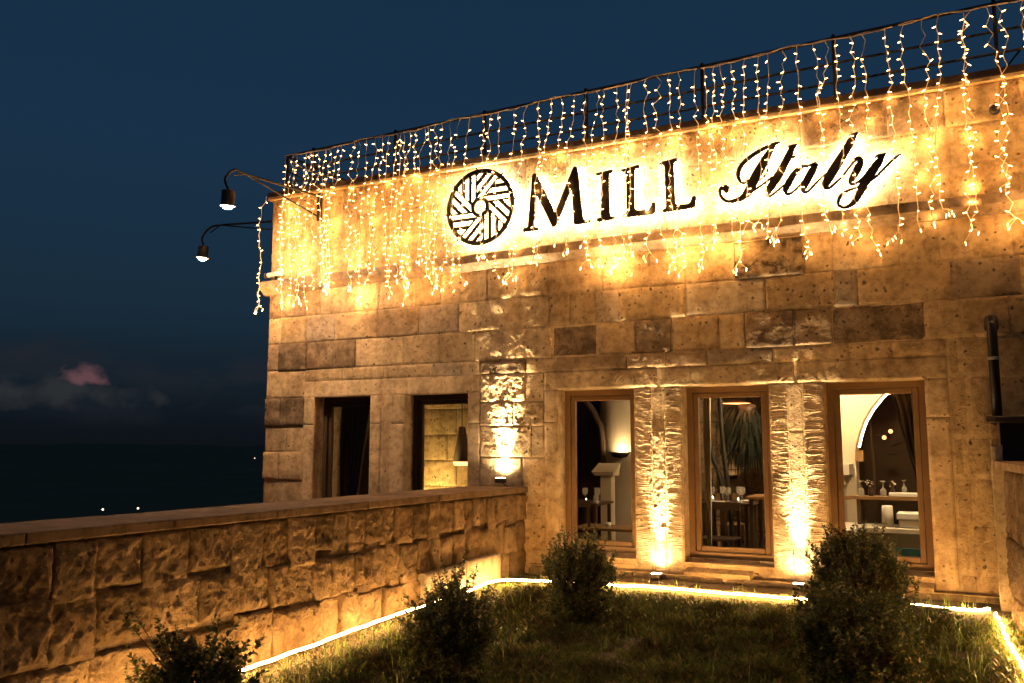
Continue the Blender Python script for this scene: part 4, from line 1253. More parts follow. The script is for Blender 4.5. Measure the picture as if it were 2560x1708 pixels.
def gooseneck(label, wall, junction, top, down, lamp, brace, hook, tilt):
    t = empty('gooseneck_lamp', wall, label, 'wall lamp', 'gooseneck lamps at the left corner')
    mb = MB()
    mb.tube(bez([wall, Vector(wall).lerp(Vector(junction), .5), junction, top, down, lamp], 8), .016, 8)
    mb.build('arm', M['iron'], t, True)
    mb = MB()
    mb.tube([brace, junction], .011, 6)
    mb.build('brace', M['iron'], t)
    mb = MB()
    mb.tube([junction, hook], .010, 6)
    mb.build('hook', M['iron'], t)
    mb = MB()
    w = Vector(wall)
    b = Vector(brace)
    if abs(w.y) < .3 and w.x > BX0:
        mb.box(w.x - .035, w.x + .035, -.03, .02, b.z - .07, min(w.z + .05, 4.935))
    else:
        mb.box(BX0 - .02, BX0 + .02, w.y - .035, w.y + .035, b.z - .07, w.z + .07)
    mb.build('wall_plate', M['iron'], t)
    L = Vector(lamp)
    rot = Matrix.Rotation(R(tilt[0]), 3, 'Y') @ Matrix.Rotation(R(tilt[1]), 3, 'X')
    mb = MB()
    z = L.z
    mb.lathe([(.0, z + .005), (.03, z + .005), (.074, z), (.077, z - .01), (.079, z - .178), (.10, z - .186), (.10, z - .190), (.077, z - .183), (.073, z - .012), (0, z - .004)], L.x, L.y, 24, (rot, z))
    sh = mb.build('shade', simple('weathered bronze shade', (.075, .05, .03), .4, .5, .3, 14), t, True)
    mb = MB()
    mb.lathe([(0, z - .105), (.03, z - .11), (.052, z - .14), (.056, z - .18), (.048, z - .21), (.0, z - .225)], L.x, L.y, 16, (rot, z))
    mb.build('bulb', M['lampbulb'], sh, True)


gooseneck('bronze gooseneck lamp reaching forward from the front face of the parapet at the left corner', (-7.56, -.005, 4.90), (-7.58, -1.38, 4.825), (-7.585, -1.55, 4.83),
          (-7.575, -1.70, 4.68), (-7.50, -1.715, 4.52), (-7.60, -.005, 4.63), (-7.55, -1.60, 4.74), (6, 4))
gooseneck('black gooseneck lamp reaching left from the hidden side wall below the bronze one', (BX0, .5, 4.80), (-9.92, .5, 4.895), (-10.14, .5, 4.875),
          (-10.29, .5, 4.74), (-10.25, .5, 4.60), (BX0, .5, 4.62), (-10.12, .5, 4.80), (7, 0))


def build_fixtures():
    def upl(x, y, z, label, beams):
        t = empty('uplight', (x, y, z), label, 'uplight', 'wall washing uplights')
        mb = MB()
        mb.box(x - .055, x + .055, y - .045, y + .04, z - .055, z, .006)
        mb.build('housing', M['flash'], t)
        mb = MB()
        mb.box(x - .046, x + .046, y - .036, y + .03, z + .0005, z + .004)
        mb.build('lens', M['lens'], t)
        mb = MB()
        mb.box(x - .02, x + .02, y + .041, y + .06, z - .05, z - .02)
        mb.tube([(x + .03, y, z - .057), (x + .07, y + .01, z - .09), (x + .12, y + .02, z - .12)], .006, 5)
        mb.build('bracket', M['iron'], t)
        for power, back, sz in beams:
            beam(t, power, back, sz)

    def beam(t, power, back, sz):
        l = bpy.data.lights.new('uplight_beam', 'SPOT')
        l.energy = power
        l.color = (1, .76, .47)
        l.spot_size = R(sz)
        l.spot_blend = 1.0
        l.shadow_soft_size = .02
        lo = bpy.data.objects.new('uplight_beam', l)
        COL.objects.link(lo)
        lo.parent = t
        lo.location = (0, .04, .02)
        lo.rotation_euler = (R(180 - back), 0, 0)
    upl(-2.88, -.155, .245, 'small box uplight on the plinth between the first and second lit windows', ((UPW, 5.0, 33), (36, 0, 150)))
    upl(-1.47, -.155, .245, 'small box uplight on the plinth between the second and third lit windows', ((UPW, 5.0, 33), (36, 0, 150)))
    upl(-4.72, -.12, 1.185, 'small box uplight at the facade end of the garden wall coping', ((UPW * 1.5, 6, 40), (45, 0, 150)))
    # led rope
    P = [(-4.27, -5.7, .07), (-4.28, -5.0, .08), (-4.28, -4.2, .095), (-4.28, -3.5, .122), (-4.28, -2.85, .146), (-4.28, -1.66, .165), (-4.275, -1.26, .196), (-4.26, -1.0, .19), (-4.15, -.85, .182), (-3.9, -.75, .178),
         (-3.6, -.68, .175), (-3.25, -.62, .168), (-2.8, -.53, .168), (-2.3, -.56, .168), (-1.33, -.545, .168), (-.9, -.50, .168), (-.48, -.46, .178), (-.2, -.50, .178), (.0, -.53, .185), (.13, -.50, .20)]
    mb = MB()
    mb.tube([p + Vector((rng.uniform(-.004, .004), rng.uniform(-.006, .006), rng.uniform(-.004, .006))) for p in bez(P, 8)], .0092, 6)
    tag(mb.build('led_rope', M['rope']), 'glowing led rope laid along the garden wall foot and the front of the facade', 'led rope')
    P = [(.16, -.62, .18), (.19, -.8, .16), (.21, -1.3, .14), (.235, -1.75, .13), (.28, -2.3, .11), (.34, -3.2, .08), (.42, -4.2, .06), (.5, -5.0, .05)]
    mb = MB()
    mb.tube([p + Vector((rng.uniform(-.01, .01), 0, rng.uniform(-.006, .01))) for p in bez(P, 8)], .0092, 6)
    tag(mb.build('led_rope', M['rope']), 'glowing led rope along the foot of the side wall at the right edge', 'led rope')
    # small flood light lying on the cornice corner
    fl = empty('corner_spotlight', (-8.3, -.06, 3.84), 'small white tube spotlight with black end sitting on the cornice at the left corner', 'spotlight')
    mb = MB()
    mb.tube([(-8.40, -.06, 3.875), (-8.14, -.05, 3.895)], .035, 12)
    mb.build('body', M['white'], fl, True)
    mb = MB()
    mb.tube([(-8.435, -.061, 3.872), (-8.395, -.06, 3.875)], .043, 12)
    mb.build('hood', M['iron'], fl, True)
    mb = MB()
    mb.box(-8.27, -8.24, -.07, -.04, 3.79, 3.86)
    mb.build('foot', M['iron'], fl)
    dm = empty('dome_camera', (.44, -.02, 4.62), 'small dark dome camera on the parapet at the upper right', 'camera')
    mb = MB()
    bm = bmesh.new()
    bmesh.ops.create_uvsphere(bm, u_segments=16, v_segments=10, radius=.05, matrix=Matrix.Translation((.43, -.05, 4.66)))
    mb.bm(bm)
    mb.build('dome', M['iron'], dm, True)
    mb = MB()
    mb.box(.39, .47, -.03, .01, 4.66, 4.73, .008)
    mb.build('mount', M['white'], dm)
    # distant lamps in the valley
    for i, (d, dist, lab) in enumerate((((-.9815, .6390, -.0915), 300, 'white lamp far down in the dark valley, leftmost of the valley lights'),
                                        ((-.8838, .6875, -.0735), 420, 'warm lamp far down in the dark valley, left one of the middle pair'),
                                        ((-.8477, .7059, -.0721), 430, 'warm lamp far down in the dark valley, right one of the middle pair'),
                                        ((-.7251, .7611, -.0145), 1200, 'faint lamp on the far hills close to the building corner'))):
        v = Vector(d)
        v = v / v.xy.length * dist
        x, y, z = v.x, -9 + v.y, 1.55 + v.z
        t = empty('distant_lamp', (x, y, z - 6), lab, 'street lamp', 'lamps far off in the valley')
        mb = MB()
        mb.tube([(x, y, z - 14), (x, y, z - .5)], .12, 6)
        mb.build('pole', M['iron'], t)
        bm = bmesh.new()
        bmesh.ops.create_icosphere(bm, subdivisions=2, radius=.32 * dist / 300 * (.5 if i == 3 else 1), matrix=Matrix.Translation((x, y, z)))
        mb = MB()
        mb.bm(bm)
        mb.build('globe', M['farlamp'], t)


UPW = 900.0
build_fixtures()


# ------------------------------------------------------------------ interior seen through the windows
def build_interior():
    def part(name, m, f, color=None, parent=bld, smooth=False):
        mb = MB()
        f(mb)
        return mb.build(name, m, parent, smooth, color)
    part('floor', M['floor'], lambda b: b.box(BX0 + .43, BX1, .43, 7.9, -.05, .02))
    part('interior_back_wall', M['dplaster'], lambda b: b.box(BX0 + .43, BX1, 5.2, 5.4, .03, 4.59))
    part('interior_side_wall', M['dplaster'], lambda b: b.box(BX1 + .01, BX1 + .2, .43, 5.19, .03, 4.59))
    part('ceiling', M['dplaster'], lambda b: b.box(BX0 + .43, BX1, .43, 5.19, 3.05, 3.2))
    part('added_dark_screen', M['darkwood'], lambda b: b.box(-8.0, -6.95, 1.2, 1.26, .03, 3.04))  # added dark panel that keeps the far left window black
    # stone partition glowing behind the second window
    for r in range(6):
        x = -8.0
        while x < -6.0:
            x2 = min(-6.0, x + rng.uniform(.45, .8))
            stone_block('partition_stone', bld, (0, 3.3, 0), (1, 0, 0), (0, 0, 1), (0, -1, 0), x, x2, .05 + r * .42, .05 + (r + 1) * .42, 'smooth', (.45, .36, .21), .04, .0, .012, .004, .003)
            x = x2
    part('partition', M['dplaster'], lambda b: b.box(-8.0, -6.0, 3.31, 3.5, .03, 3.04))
    # cream spandrel with lit arch behind the fifth window
    arch = [(-1.23, 1.36), (-1.215, 1.55), (-1.17, 1.72), (-1.11, 1.88), (-1.02, 2.03), (-.90, 2.18), (-.76, 2.31), (-.58, 2.42), (-.36, 2.50)]
    part('arch_wall', M['plaster'], lambda b: b.prism([(-2.02, .03), (-1.23, .03)] + arch + [(.2, 2.52), (.2, 3.04), (-2.02, 3.04)], 3.0, 3.35))
    arc = empty('arch_light', (-1.2, 2.98, 1.36), 'glowing light strip following the arch seen through the third lit window', 'light strip')
    part('strip', M['intbulb2'], lambda b: b.tube([(x + .035, 2.985, z - .01) for x, z in arch[1:]], .014, 6), None, arc)
    part('trim', M['wood'], lambda b: b.tube([(x + .005, 2.985, z) for x, z in arch], .014, 6), None, arc)
    part('bracket', M['wood'], lambda b: b.box(-1.225, -1.13, 2.93, 2.985, 1.36, 1.50), None, arc)
    part('corbel', M['marble'], lambda b: (b.box(-1.75, -1.26, 2.5, 2.99, 1.20, 1.33), b.box(-1.72, -1.32, 2.6, 2.985, 1.08, 1.195), b.box(-1.66, -1.36, 2.66, 2.984, .05, 1.075)))
    # bar shelf and counter
    bs = empty('bar_counter', (-.8, 1.6, .05), 'pale stone bar counter with wooden bottle shelf behind the third lit window', 'bar counter')
    part('shelf', M['wood'], lambda b: (b.box(-1.13, .3, 1.5, 1.72, .965, 1.0), b.add([(-1.13, 1.5, .966), (-1.13, 1.62, .966), (-1.36, 1.22, .966), (-1.36, 1.08, .966), (-1.13, 1.5, 1.001), (-1.13, 1.62, 1.001), (-1.36, 1.22, 1.001), (-1.36, 1.08, 1.001)], [(0, 1, 2, 3), (7, 6, 5, 4), (0, 4, 5, 1), (2, 6, 7, 3), (0, 3, 7, 4), (1, 5, 6, 2)])), None, bs)
    part('shelf_support', M['darkwood'], lambda b: (b.box(-1.09, -1.05, 1.52, 1.70, .69, .964), b.box(-.0, .04, 1.52, 1.70, .69, .964)), None, bs)
    part('counter_top', M['marble'], lambda b: (b.box(-1.04, .3, 1.16, 1.8, .64, .685), b.box(-1.5, -1.042, .75, 1.8, .64, .685)), None, bs)
    part('counter_back', M['darkwood'], lambda b: b.box(-1.048, .0, 1.71, 1.74, .69, .963), None, bs)
    part('counter_body', M['plaster'], lambda b: (b.box(-1.04, .3, 1.6, 1.78, .03, .638), b.box(-1.48, -1.2, .85, 1.78, .03, .638)), None, bs)
    cn = part('canister', M['white'], lambda b: b.lathe([(0, .686), (.062, .686), (.055, .905), (.05, .91), (0, .912)], -.77, 1.42, 20), None, None, True)
    tag(cn, 'white round canister standing on the bar counter', 'canister')
    bx = empty('food_box', (-.5, 1.4, .69), 'white lidded food box beside the canister on the bar counter', 'box')
    part('tub', M['white'], lambda b: b.box(-.655, -.36, 1.3, 1.5, .687, .77, .01), None, bx)
    part('lid', M['white'], lambda b: b.box(-.675, -.34, 1.28, 1.52, .772, .85, .015), None, bx)
    tr = part('serving_board', M['white'], lambda b: b.box(-.755, -.3, 1.53, 1.66, 1.002, 1.045, .006), None, None)
    tag(tr, 'long white serving board lying on the bottle shelf', 'board')

    def wineglass(x, y, z, label, group, s=1.0, up=False):
        pr = [(.030, 0), (.034, .02), (.036, .05), (.028, .075), (.006, .09), (.004, .15), (.034, .165), (.036, .168), (0, .171)]
        if up:
            pr = [(r, .171 - h) for r, h in pr][::-1]
        mb = MB()
        mb.lathe([(r * s, z + h * s) for r, h in pr], x, y, 12)
        o = mb.build('wine_glass', M['tumbler'], None, True)
        tag(o, label, 'wine glass', group)
    wineglass(-1.045, 1.6, 1.001, 'upturned wine glass at the left end of the bottle shelf', 'glasses on the bottle shelf')
    wineglass(-.815, 1.6, 1.001, 'upturned wine glass in the middle of the bottle shelf', 'glasses on the bottle shelf')
    wineglass(-.60, 1.60, 1.046, 'upturned wine glass on the white serving board', 'glasses on the bottle shelf', .8)
    for x, lab in ((-.945, 'dark flower vase between the left and middle upturned glasses'), (-.715, 'dark flower vase right of the middle upturned glass')):
        v = empty('vase', (x, 1.62, 1.0), lab, 'vase', 'vases on the bottle shelf')
        part('vessel', M['darkwood'], lambda b: b.lathe([(0, 1.001), (.028, 1.001), (.03, 1.05), (.018, 1.09), (.022, 1.10)], x, 1.62, 10), None, v, True)

        def fl(b):
            for q in range(26):
                p = Vector((x + rng.gauss(0, .022), 1.62 + rng.gauss(0, .02), 1.135 + rng.gauss(0, .02)))
                d = Vector((rng.gauss(0, 1), rng.gauss(0, 1), rng.gauss(0, 1))).normalized() * .014
                e = d.cross(Vector((0, .3, 1))).normalized() * .009
                b.add([p - d, p + e, p + d, p - e], [(0, 1, 2, 3)])
        part('flowers', M['paleclo'], fl, None, v)
    # folded curtains

    def curtain(name, pts_top, pts_bot, z0, z1, m, label, folds=7, gath=.5):
        x0, x1, y = pts_top
        a0, a1 = pts_bot
        nz, nx = 14, folds * 6
        vs = []
        for i in range(nz + 1):
            t = i / nz
            tt = t ** gath
            for j in range(nx + 1):
                s = j / nx
                xx = (x0 + (x1 - x0) * s) * (1 - tt) + (a0 + (a1 - a0) * s) * tt
                vs.append((xx, y + .035 * math.sin(s * folds * 2 * math.pi + .4 * math.sin(i * .8)) * (1 - .4 * tt), z1 + (z0 - z1) * t))
        fs = [(i * (nx + 1) + j, i * (nx + 1) + j + 1, (i + 1) * (nx + 1) + j + 1, (i + 1) * (nx + 1) + j) for i in range(nz) for j in range(nx)]
        mb = MB()
        mb.add(vs, fs)
        tag(mb.build(name, m, None, True), label, 'curtain', 'curtains inside the windows')
    curtain('curtain', (-.70, -.30, .55), (-.42, -.30), 1.2, 2.42, M['cloth'], 'brown curtain drawn aside inside the third lit window', 5, 1.0)
    curtain('curtain', (-2.60, -2.50, .75), (-2.58, -2.53), .3, 2.42, M['paleclo'], 'narrow pale curtain at the left inside the middle lit window', 3, 1.0)
    curtain('curtain', (-7.62, -6.98, .62), (-7.60, -7.42), .05, 2.42, M['cloth'], 'dark brown curtain tied back inside the far left unlit window', 6, .8)
    # blue chair

    def chair(x, y, rz_, m, label, h=.86, name='chair', sh=.43):
        t = empty(name, (x, y, .02), label, 'chair')
        t.rotation_euler = (0, 0, rz_)

        def loc(f, nm):
            mb = MB()
            f(mb)
            me = bpy.data.meshes.new(nm)
            me.from_pydata(mb.v, [], mb.f)
            me.materials.append(m)
            o = bpy.data.objects.new(nm, me)
            COL.objects.link(o)
            o.parent = t
        loc(lambda b: b.box(-.21, .21, -.2, .2, sh, sh + .03, .01), 'seat')
        loc(lambda b: (b.box(-.21, .21, .17, .20, h - .09, h), b.box(-.03, .03, .175, .195, sh + .035, h - .092)), 'backrest')
        for sx in (-1, 1):
            loc(lambda b: b.box(sx * .19 - .018, sx * .19 + .018, .165, .2, 0, h - .093), 'leg')
            loc(lambda b: b.box(sx * .19 - .018, sx * .19 + .018, -.19, -.155, 0, sh - .002), 'leg')
    chair(-.46, 1.06, math.pi, M['teal'], 'teal painted chair below the bar counter in the third lit window', .50, 'chair', .12)
    # copper pendant over the tables
    for x, y, z, r, lab in ((-2.73, 3.0, 2.13, .21, 'copper saucer pendant lamp glowing above the tables in the middle lit window'),
                            (-.78, 3.9, 2.26, .20, 'copper saucer pendant lamp half hidden behind the lit arch')):
        t = empty('pendant_lamp', (x, y, z), lab, 'pendant lamp', 'copper pendants')
        part('shade', M['copper'], lambda b: b.lathe([(r, z), (r * .96, z + .008), (r * .5, z + .035), (.04, z + .05), (0, z + .052)], x, y, 24), None, t, True)
        part('bulb', M['pendbulb'], lambda b: b.lathe([(0, z - .012), (.06, z - .006), (r * .9, z + .002), (r * .5, z + .028), (0, z + .04)], x, y, 20), None, t, True)
        part('cord', M['iron'], lambda b: b.tube([(x, y, z + .05), (x, y, 3.05)], .004, 5), None, t)
    # hanging plant
    pl = empty('hanging_plant', (-2.66, 3.2, 2.0), 'dark trailing plant hanging in the middle lit window', 'plant')

    def strap(b):
        for q in range(240):
            a = rng.uniform(0, 6.28)
            rr = rng.uniform(.05, .30)
            x, y = -2.64 + rr * math.cos(a), 3.25 + rr * math.sin(a)
            z = rng.uniform(1.5, 2.1)
            ln = rng.uniform(.2, .55)
            w = rng.uniform(.006, .014)
            dx, dy = .10 * math.cos(a), .10 * math.sin(a)
            b.add([(x - w, y, z), (x + w, y, z), (x + w + dx, y + dy, z - ln * .5), (x - w + dx, y + dy, z - ln * .5), (x + dx * 1.2, y + dy * 1.2, z - ln)], [(0, 1, 2, 3), (3, 2, 4)])
    part('fronds', M['leafdark'], strap, None, pl)
    part('pot', M['darkwood'], lambda b: b.lathe([(0, 1.95), (.10, 1.96), (.13, 2.12), (.12, 2.12), (0, 2.05)], -2.64, 3.25, 14), None, pl, True)
    part('hanger', M['iron'], lambda b: b.tube([(-2.64, 3.25, 2.1), (-2.64, 3.25, 3.05)], .006, 5), None, pl)
    # driftwood poles
    dw = empty('driftwood', (-2.85, 2.4, .02), 'dark upright driftwood branches inside the middle lit window', 'driftwood')
    for P in ([(-2.95, 2.4, 1.62), (-2.92, 2.4, 1.4), (-2.82, 2.42, 1.05), (-2.76, 2.4, .02)], [(-2.93, 2.45, .02), (-2.95, 2.45, .9), (-3.0, 2.43, 1.25), (-2.93, 2.4, 1.45)],
              [(-2.70, 2.5, .02), (-2.74, 2.5, .9), (-2.80, 2.5, 1.5), (-2.83, 2.5, 2.2), (-2.82, 2.5, 3.0)]):
        part('branch', M['iron'], lambda b: b.tube(bez(P, 5), .032, 8), None, dw, True)
    # tables

    def table(x0, x1, y0, y1, h, label, m=M['wood']):
        t = empty('table', ((x0 + x1) / 2, (y0 + y1) / 2, .02), label, 'table')
        part('table_top', m, lambda b: b.box(x0, x1, y0, y1, h - .03, h, .004), None, t)
        for x in (x0 + .03, x1 - .07):
            for y in (y0 + .03, y1 - .07):
                part('leg', M['darkwood'], lambda b: b.box(x, x + .04, y, y + .04, .02, h - .032), None, t)
    table(-2.95, -2.32, 1.75, 2.35, .86, 'dark dining table laid with glasses in the middle lit window', M['darkwood'])
    table(-2.22, -1.75, 1.1, 1.7, .985, 'oak high table at the right inside the middle lit window')
    table(-4.75, -4.30, 1.8, 2.4, .80, 'dark side table with glasses at the left inside the first lit window', M['darkwood'])
    table(-4.42, -3.5, 1.15, 1.75, .545, 'low oak table with a cup in the first lit window')
    for i, (x, y) in enumerate(((-2.80, 1.85), (-2.70, 2.0), (-2.60, 1.85), (-2.52, 2.1), (-2.44, 1.9))):
        wineglass(x, y, .862, ['wine glass at the left front of the laid dining table', 'wine glass second from left on the laid dining table', 'wine glass in the middle of the laid dining table',
                               'wine glass at the rear right of the laid dining table', 'wine glass at the right front of the laid dining table'][i], 'glasses on the dining table', 1.1, True)
    for i, (x, y) in enumerate(((-4.56, 2.0), (-4.44, 2.1), (-4.36, 1.95))):
        wineglass(x, y, .802, ['wine glass at the left on the dark side table', 'wine glass in the middle of the dark side table', 'wine glass at the right on the dark side table'][i], 'glasses on the side table', 1.1, i != 1)
    cp = part('cup', M['white'], lambda b: b.lathe([(0, .546), (.03, .546), (.04, .60), (.036, .60), (0, .555)], -4.0, 1.4, 14), None, None, True)
    tag(cp, 'small white cup on the low oak table', 'cup')
    mc = part('menu_card', M['white'], lambda b: b.add([(-2.02, 1.3, .987), (-1.88, 1.36, .987), (-1.90, 1.42, 1.20), (-2.04, 1.36, 1.20), (-2.02, 1.306, .987), (-1.88, 1.366, .987), (-1.90, 1.426, 1.20), (-2.04, 1.366, 1.20)],
                                                   [(0, 1, 2, 3), (7, 6, 5, 4), (0, 3, 7, 4), (1, 5, 6, 2), (3, 2, 6, 7), (0, 4, 5, 1)]), None, None)
    tag(mc, 'white menu card standing on the oak high table', 'menu')
    chair(-2.62, 1.45, 0, M['darkwood'], 'dark wooden chair pulled up to the laid dining table')
    chair(-2.35, 2.75, 3.14, M['darkwood'], 'dark wooden chair on the far side of the laid dining table')
    chair(-4.3, 1.0, .4, M['darkwood'], 'dark wooden chair at the low oak table')
    for i, (x, y, z, lab) in enumerate(((-2.88, 2.2, .862, 'added tea light glinting at the back of the laid dining table'), (-2.5, 1.95, .862, 'added tea light glinting between glasses on the dining table'),
                                       (-4.5, 1.9, .802, 'added tea light glinting on the dark side table'), (-2.0, 1.55, .987, 'added tea light glinting on the oak high table'))):
        t = empty('added_tea_light', (x, y, z), lab, 'candle', 'tea lights added for glints on the tables')  # tea lights added as bright glints on the tables
        part('cup', M['white'], lambda b: b.lathe([(0, z), (.02, z), (.022, z + .03), (.019, z + .03), (0, z + .012)], x, y, 10), None, t)
        part('flame', M['intbulb2'], lambda b: b.lathe([(0, z + .02), (.006, z + .03), (.005, z + .045), (0, z + .06)], x, y, 6), None, t)
    for i, (x, y, z, r, lab) in enumerate(((-2.72, 1.83, .861, .09, 'white plate at the front of the laid dining table'), (-2.46, 2.22, .861, .09, 'white plate at the back of the laid dining table'))):
        pt = part('plate', M['white'], lambda b: b.lathe([(0, z + .002), (r * .6, z + .002), (r, z + .014), (r * .97, z + .016), (r * .6, z + .006), (0, z + .006)], x, y, 18), None, None, True)
        tag(pt, lab, 'plate')
    table(-3.55, -2.95, 3.6, 4.2, .76, 'dark round back table far inside the middle lit window', M['darkwood'])
    chair(-3.0, 3.5, .5, M['wood'], 'oak chair at the back table far inside the middle lit window')
    wlm = empty('added_wall_lamp', (-3.3, 5.1, 1.1), 'small lamp added to light a patch of the rough back wall behind the hanging plant', 'wall lamp')  # lamp added for a lit patch on the back wall
    part('shade', M['iron'], lambda b: b.lathe([(0, 1.02), (.07, 1.03), (.08, 1.09), (.07, 1.09), (0, 1.05)], -3.3, 5.08, 14), None, wlm)
    part('bulb', M['intbulb'], lambda b: b.lathe([(0, 1.06), (.013, 1.07), (.013, 1.08), (0, 1.085)], -3.3, 5.08, 10), None, wlm)
    for r in range(7):
        x = -4.1
        while x < -2.5:
            x2 = min(-2.5, x + rng.uniform(.3, .55))
            stone_block('back_wall_stone', bld, (0, 5.19, 0), (1, 0, 0), (0, 0, 1), (0, -1, 0), x, x2, .04 + r * .38, .04 + (r + 1) * .38, 'rough', (.34, .25, .15), .04, .02, .012, .010, .004)
            x = x2
    # stone pedestal
    pd = empty('pedestal', (-4.72, 3.0, .02), 'pale stone pedestal with a slanted top in the first lit window', 'pedestal')
    part('shaft', M['plaster'], lambda b: b.box(-4.69, -4.53, 2.9, 3.06, .02, 1.12), None, pd)
    part('cap', M['plaster'], lambda b: b.add([(-4.76, 2.85, 1.125), (-4.48, 2.85, 1.125), (-4.48, 3.1, 1.125), (-4.76, 3.1, 1.125), (-4.80, 2.82, 1.18), (-4.46, 2.82, 1.18), (-4.46, 3.12, 1.30), (-4.80, 3.12, 1.30)],
                                                  [(3, 2, 1, 0), (4, 5, 6, 7), (0, 1, 5, 4), (1, 2, 6, 5), (2, 3, 7, 6), (3, 0, 4, 7)]), None, pd)
    # sconce washing the vaulted wall of the first lit window
    part('interior_pier', M['plaster'], lambda b: b.lathe([(.62, .03), (.62, 3.04)], -4.75, 4.75, 40), (.4, .33, .2), bld, True)
    part('vault_rib', M['dplaster'], lambda b: b.tube(bez([(-5.75, 4.1, 2.5), (-5.45, 4.1, 2.32), (-5.22, 4.1, 2.0), (-5.12, 4.1, 1.6), (-5.1, 4.1, .05)], 6), .05, 8))
    sc = empty('bowl_sconce', (-4.80, 4.1, 1.40), 'dark bowl sconce throwing light up the wall in the first lit window', 'sconce')
    part('bowl', M['iron'], lambda b: b.lathe([(0, 1.36), (.11, 1.38), (.17, 1.455), (.16, 1.455), (.1, 1.40), (0, 1.385)], -4.80, 4.02, 20), None, sc, True)
    part('bulb', M['intbulb'], lambda b: b.lathe([(0, 1.40), (.05, 1.41), (.06, 1.43), (.04, 1.45), (0, 1.455)], -4.80, 4.02, 12), None, sc)
    # lamps of the second window room
    tl = empty('shaded_lamp', (-7.12, 3.0, .03), 'dark shaded lamp with bright lower rim in the second window', 'lamp')
    part('shade', M['darkwood'], lambda b: b.lathe([(.05, 1.85), (.14, 1.30), (.135, 1.30), (.045, 1.85)], -7.08, 3.0, 20), None, tl, True)
    part('rim', M['pendbulb'], lambda b: b.lathe([(.138, 1.298), (.12, 1.24), (.11, 1.24), (.12, 1.298)], -7.08, 3.0, 20), None, tl, True)
    part('stem', M['iron'], lambda b: b.tube([(-7.08, 3, 1.85), (-7.08, 3, 3.05)], .006, 6), None, tl)
    wl = empty('floor_washer', (-7.7, 2.85, .03), 'floor lamp washing the yellow stone partition in the second window', 'lamp')
    part('housing', M['iron'], lambda b: b.box(-7.80, -7.60, 2.75, 2.95, .03, .60, .01), None, wl)
    part('lens', M['washer'], lambda b: b.box(-7.78, -7.62, 2.78, 2.93, .602, .61), None, wl)
    # ceiling globes that light the bar; the one by the curtain is added, unseen
    for x, y, z, s, lab in ((-1.5, 2.2, 2.78, .08, 'round ceiling globe lighting the bar'), (-.35, .78, 2.78, .082, 'unseen ceiling globe added near the brown curtain to light the counter'), (-4.1, 2.6, 2.85, .022, 'small ceiling globe above the low oak table')):
        t = empty('ceiling_globe', (x, y, z), lab, 'ceiling lamp', 'ceiling globes')
        part('globe', M['intbulb'] if s < .06 else M['barglobe'], lambda b: b.lathe([(s * math.sin(a), z - s * math.cos(a)) for a in np.linspace(0.02, math.pi - .02, 9)], x, y, 14), None, t, True)
        part('rod', M['iron'], lambda b: b.tube([(x, y, z + s), (x, y, 3.05)], .008, 6), None, t)
    for i, (x, z) in enumerate(((-.93, 1.77), (-1.02, 1.68))):
        bmx = MB()
        bmx.lathe([(.03 * math.sin(a), z - .03 * math.cos(a)) for a in np.linspace(.02, math.pi - .02, 7)], x, 4.9, 10)
        tag(bmx.build('globe_bulb', M['pendbulb'], None, True), ('larger upper' if i == 0 else 'smaller lower') + ' glowing bulb on the dark wall beyond the arch', 'bulb')
    mo = empty('potted_plant', (-1.1, 4.2, .03), 'broad leaved plant in the dark beyond the lit arch', 'plant')

    def lv(b):
        for q in range(16):
            a = rng.uniform(0, 6.28)
            p = Vector((-1.15 + .25 * math.cos(a), 4.2 + .2 * math.sin(a), rng.uniform(1.4, 2.1)))
            d = Vector((math.cos(a), math.sin(a), rng.uniform(-.3, .5))).normalized() * .2
            e = Vector((-math.sin(a), math.cos(a), 0)) * .09
            b.add([p, p + d * .5 + e, p + d, p + d * .5 - e], [(0, 1, 2, 3)])
    part('leaves', M['leafdark'], lv, None, mo)
    part('stem', M['twig'], lambda b: b.tube([(-1.15, 4.2, .3), (-1.12, 4.2, 1.2), (-1.15, 4.2, 2.0)], .02, 6), None, mo)
    part('pot', M['darkwood'], lambda b: b.lathe([(0, .03), (.15, .03), (.2, .4), (.17, .4), (0, .35)], -1.15, 4.2, 14), None, mo)


M['intbulb2'] = emit('arch strip', (1.0, .75, .42), 14.0)
M['pendbulb'] = emit('pendant bulb', (1.0, .40, .12), 4.0)
M['washer'] = emit('washer lens', (1.0, .62, .2), 330.0)
M['barglobe'] = emit('bar globe', (1.0, .70, .38), 750.0)


def tumbler():
    m = bpy.data.materials.new('drinking glass')
    m.use_nodes = True
    nt = m.node_tree
    nt.nodes.clear()
    o = N(nt, 'ShaderNodeOutputMaterial')
    t = N(nt, 'ShaderNodeBsdfTransparent')
    b = N(nt, 'ShaderNodeBsdfPrincipled')
    b.inputs['Base Color'].default_value = (.8, .75, .65, 1)
    b.inputs['Roughness'].default_value = .08
    x = N(nt, 'ShaderNodeMixShader')
    x.inputs[0].default_value = .28
    nt.links.new(t.outputs[0], x.inputs[1])
    nt.links.new(b.outputs[0], x.inputs[2])
    nt.links.new(x.outputs[0], o.inputs[0])
    return m


M['tumbler'] = tumbler()
build_interior()


# ------------------------------------------------------------------ shrubs and grass
def leaf(b, p, d, w, ln):
    d = d.normalized()
    up = Vector((rng.gauss(0, .5), rng.gauss(0, .5), 1))
    e = d.cross(up)
    if e.length < 1e-3:
        e = Vector((1, 0, 0))
    e.normalize()
    n = e.cross(d)
    q = p + d * ln * .55 + n * ln * .10
    b.add([p, q + e * w, p + d * ln, q - e * w], [(0, 1, 2), (0, 2, 3)])


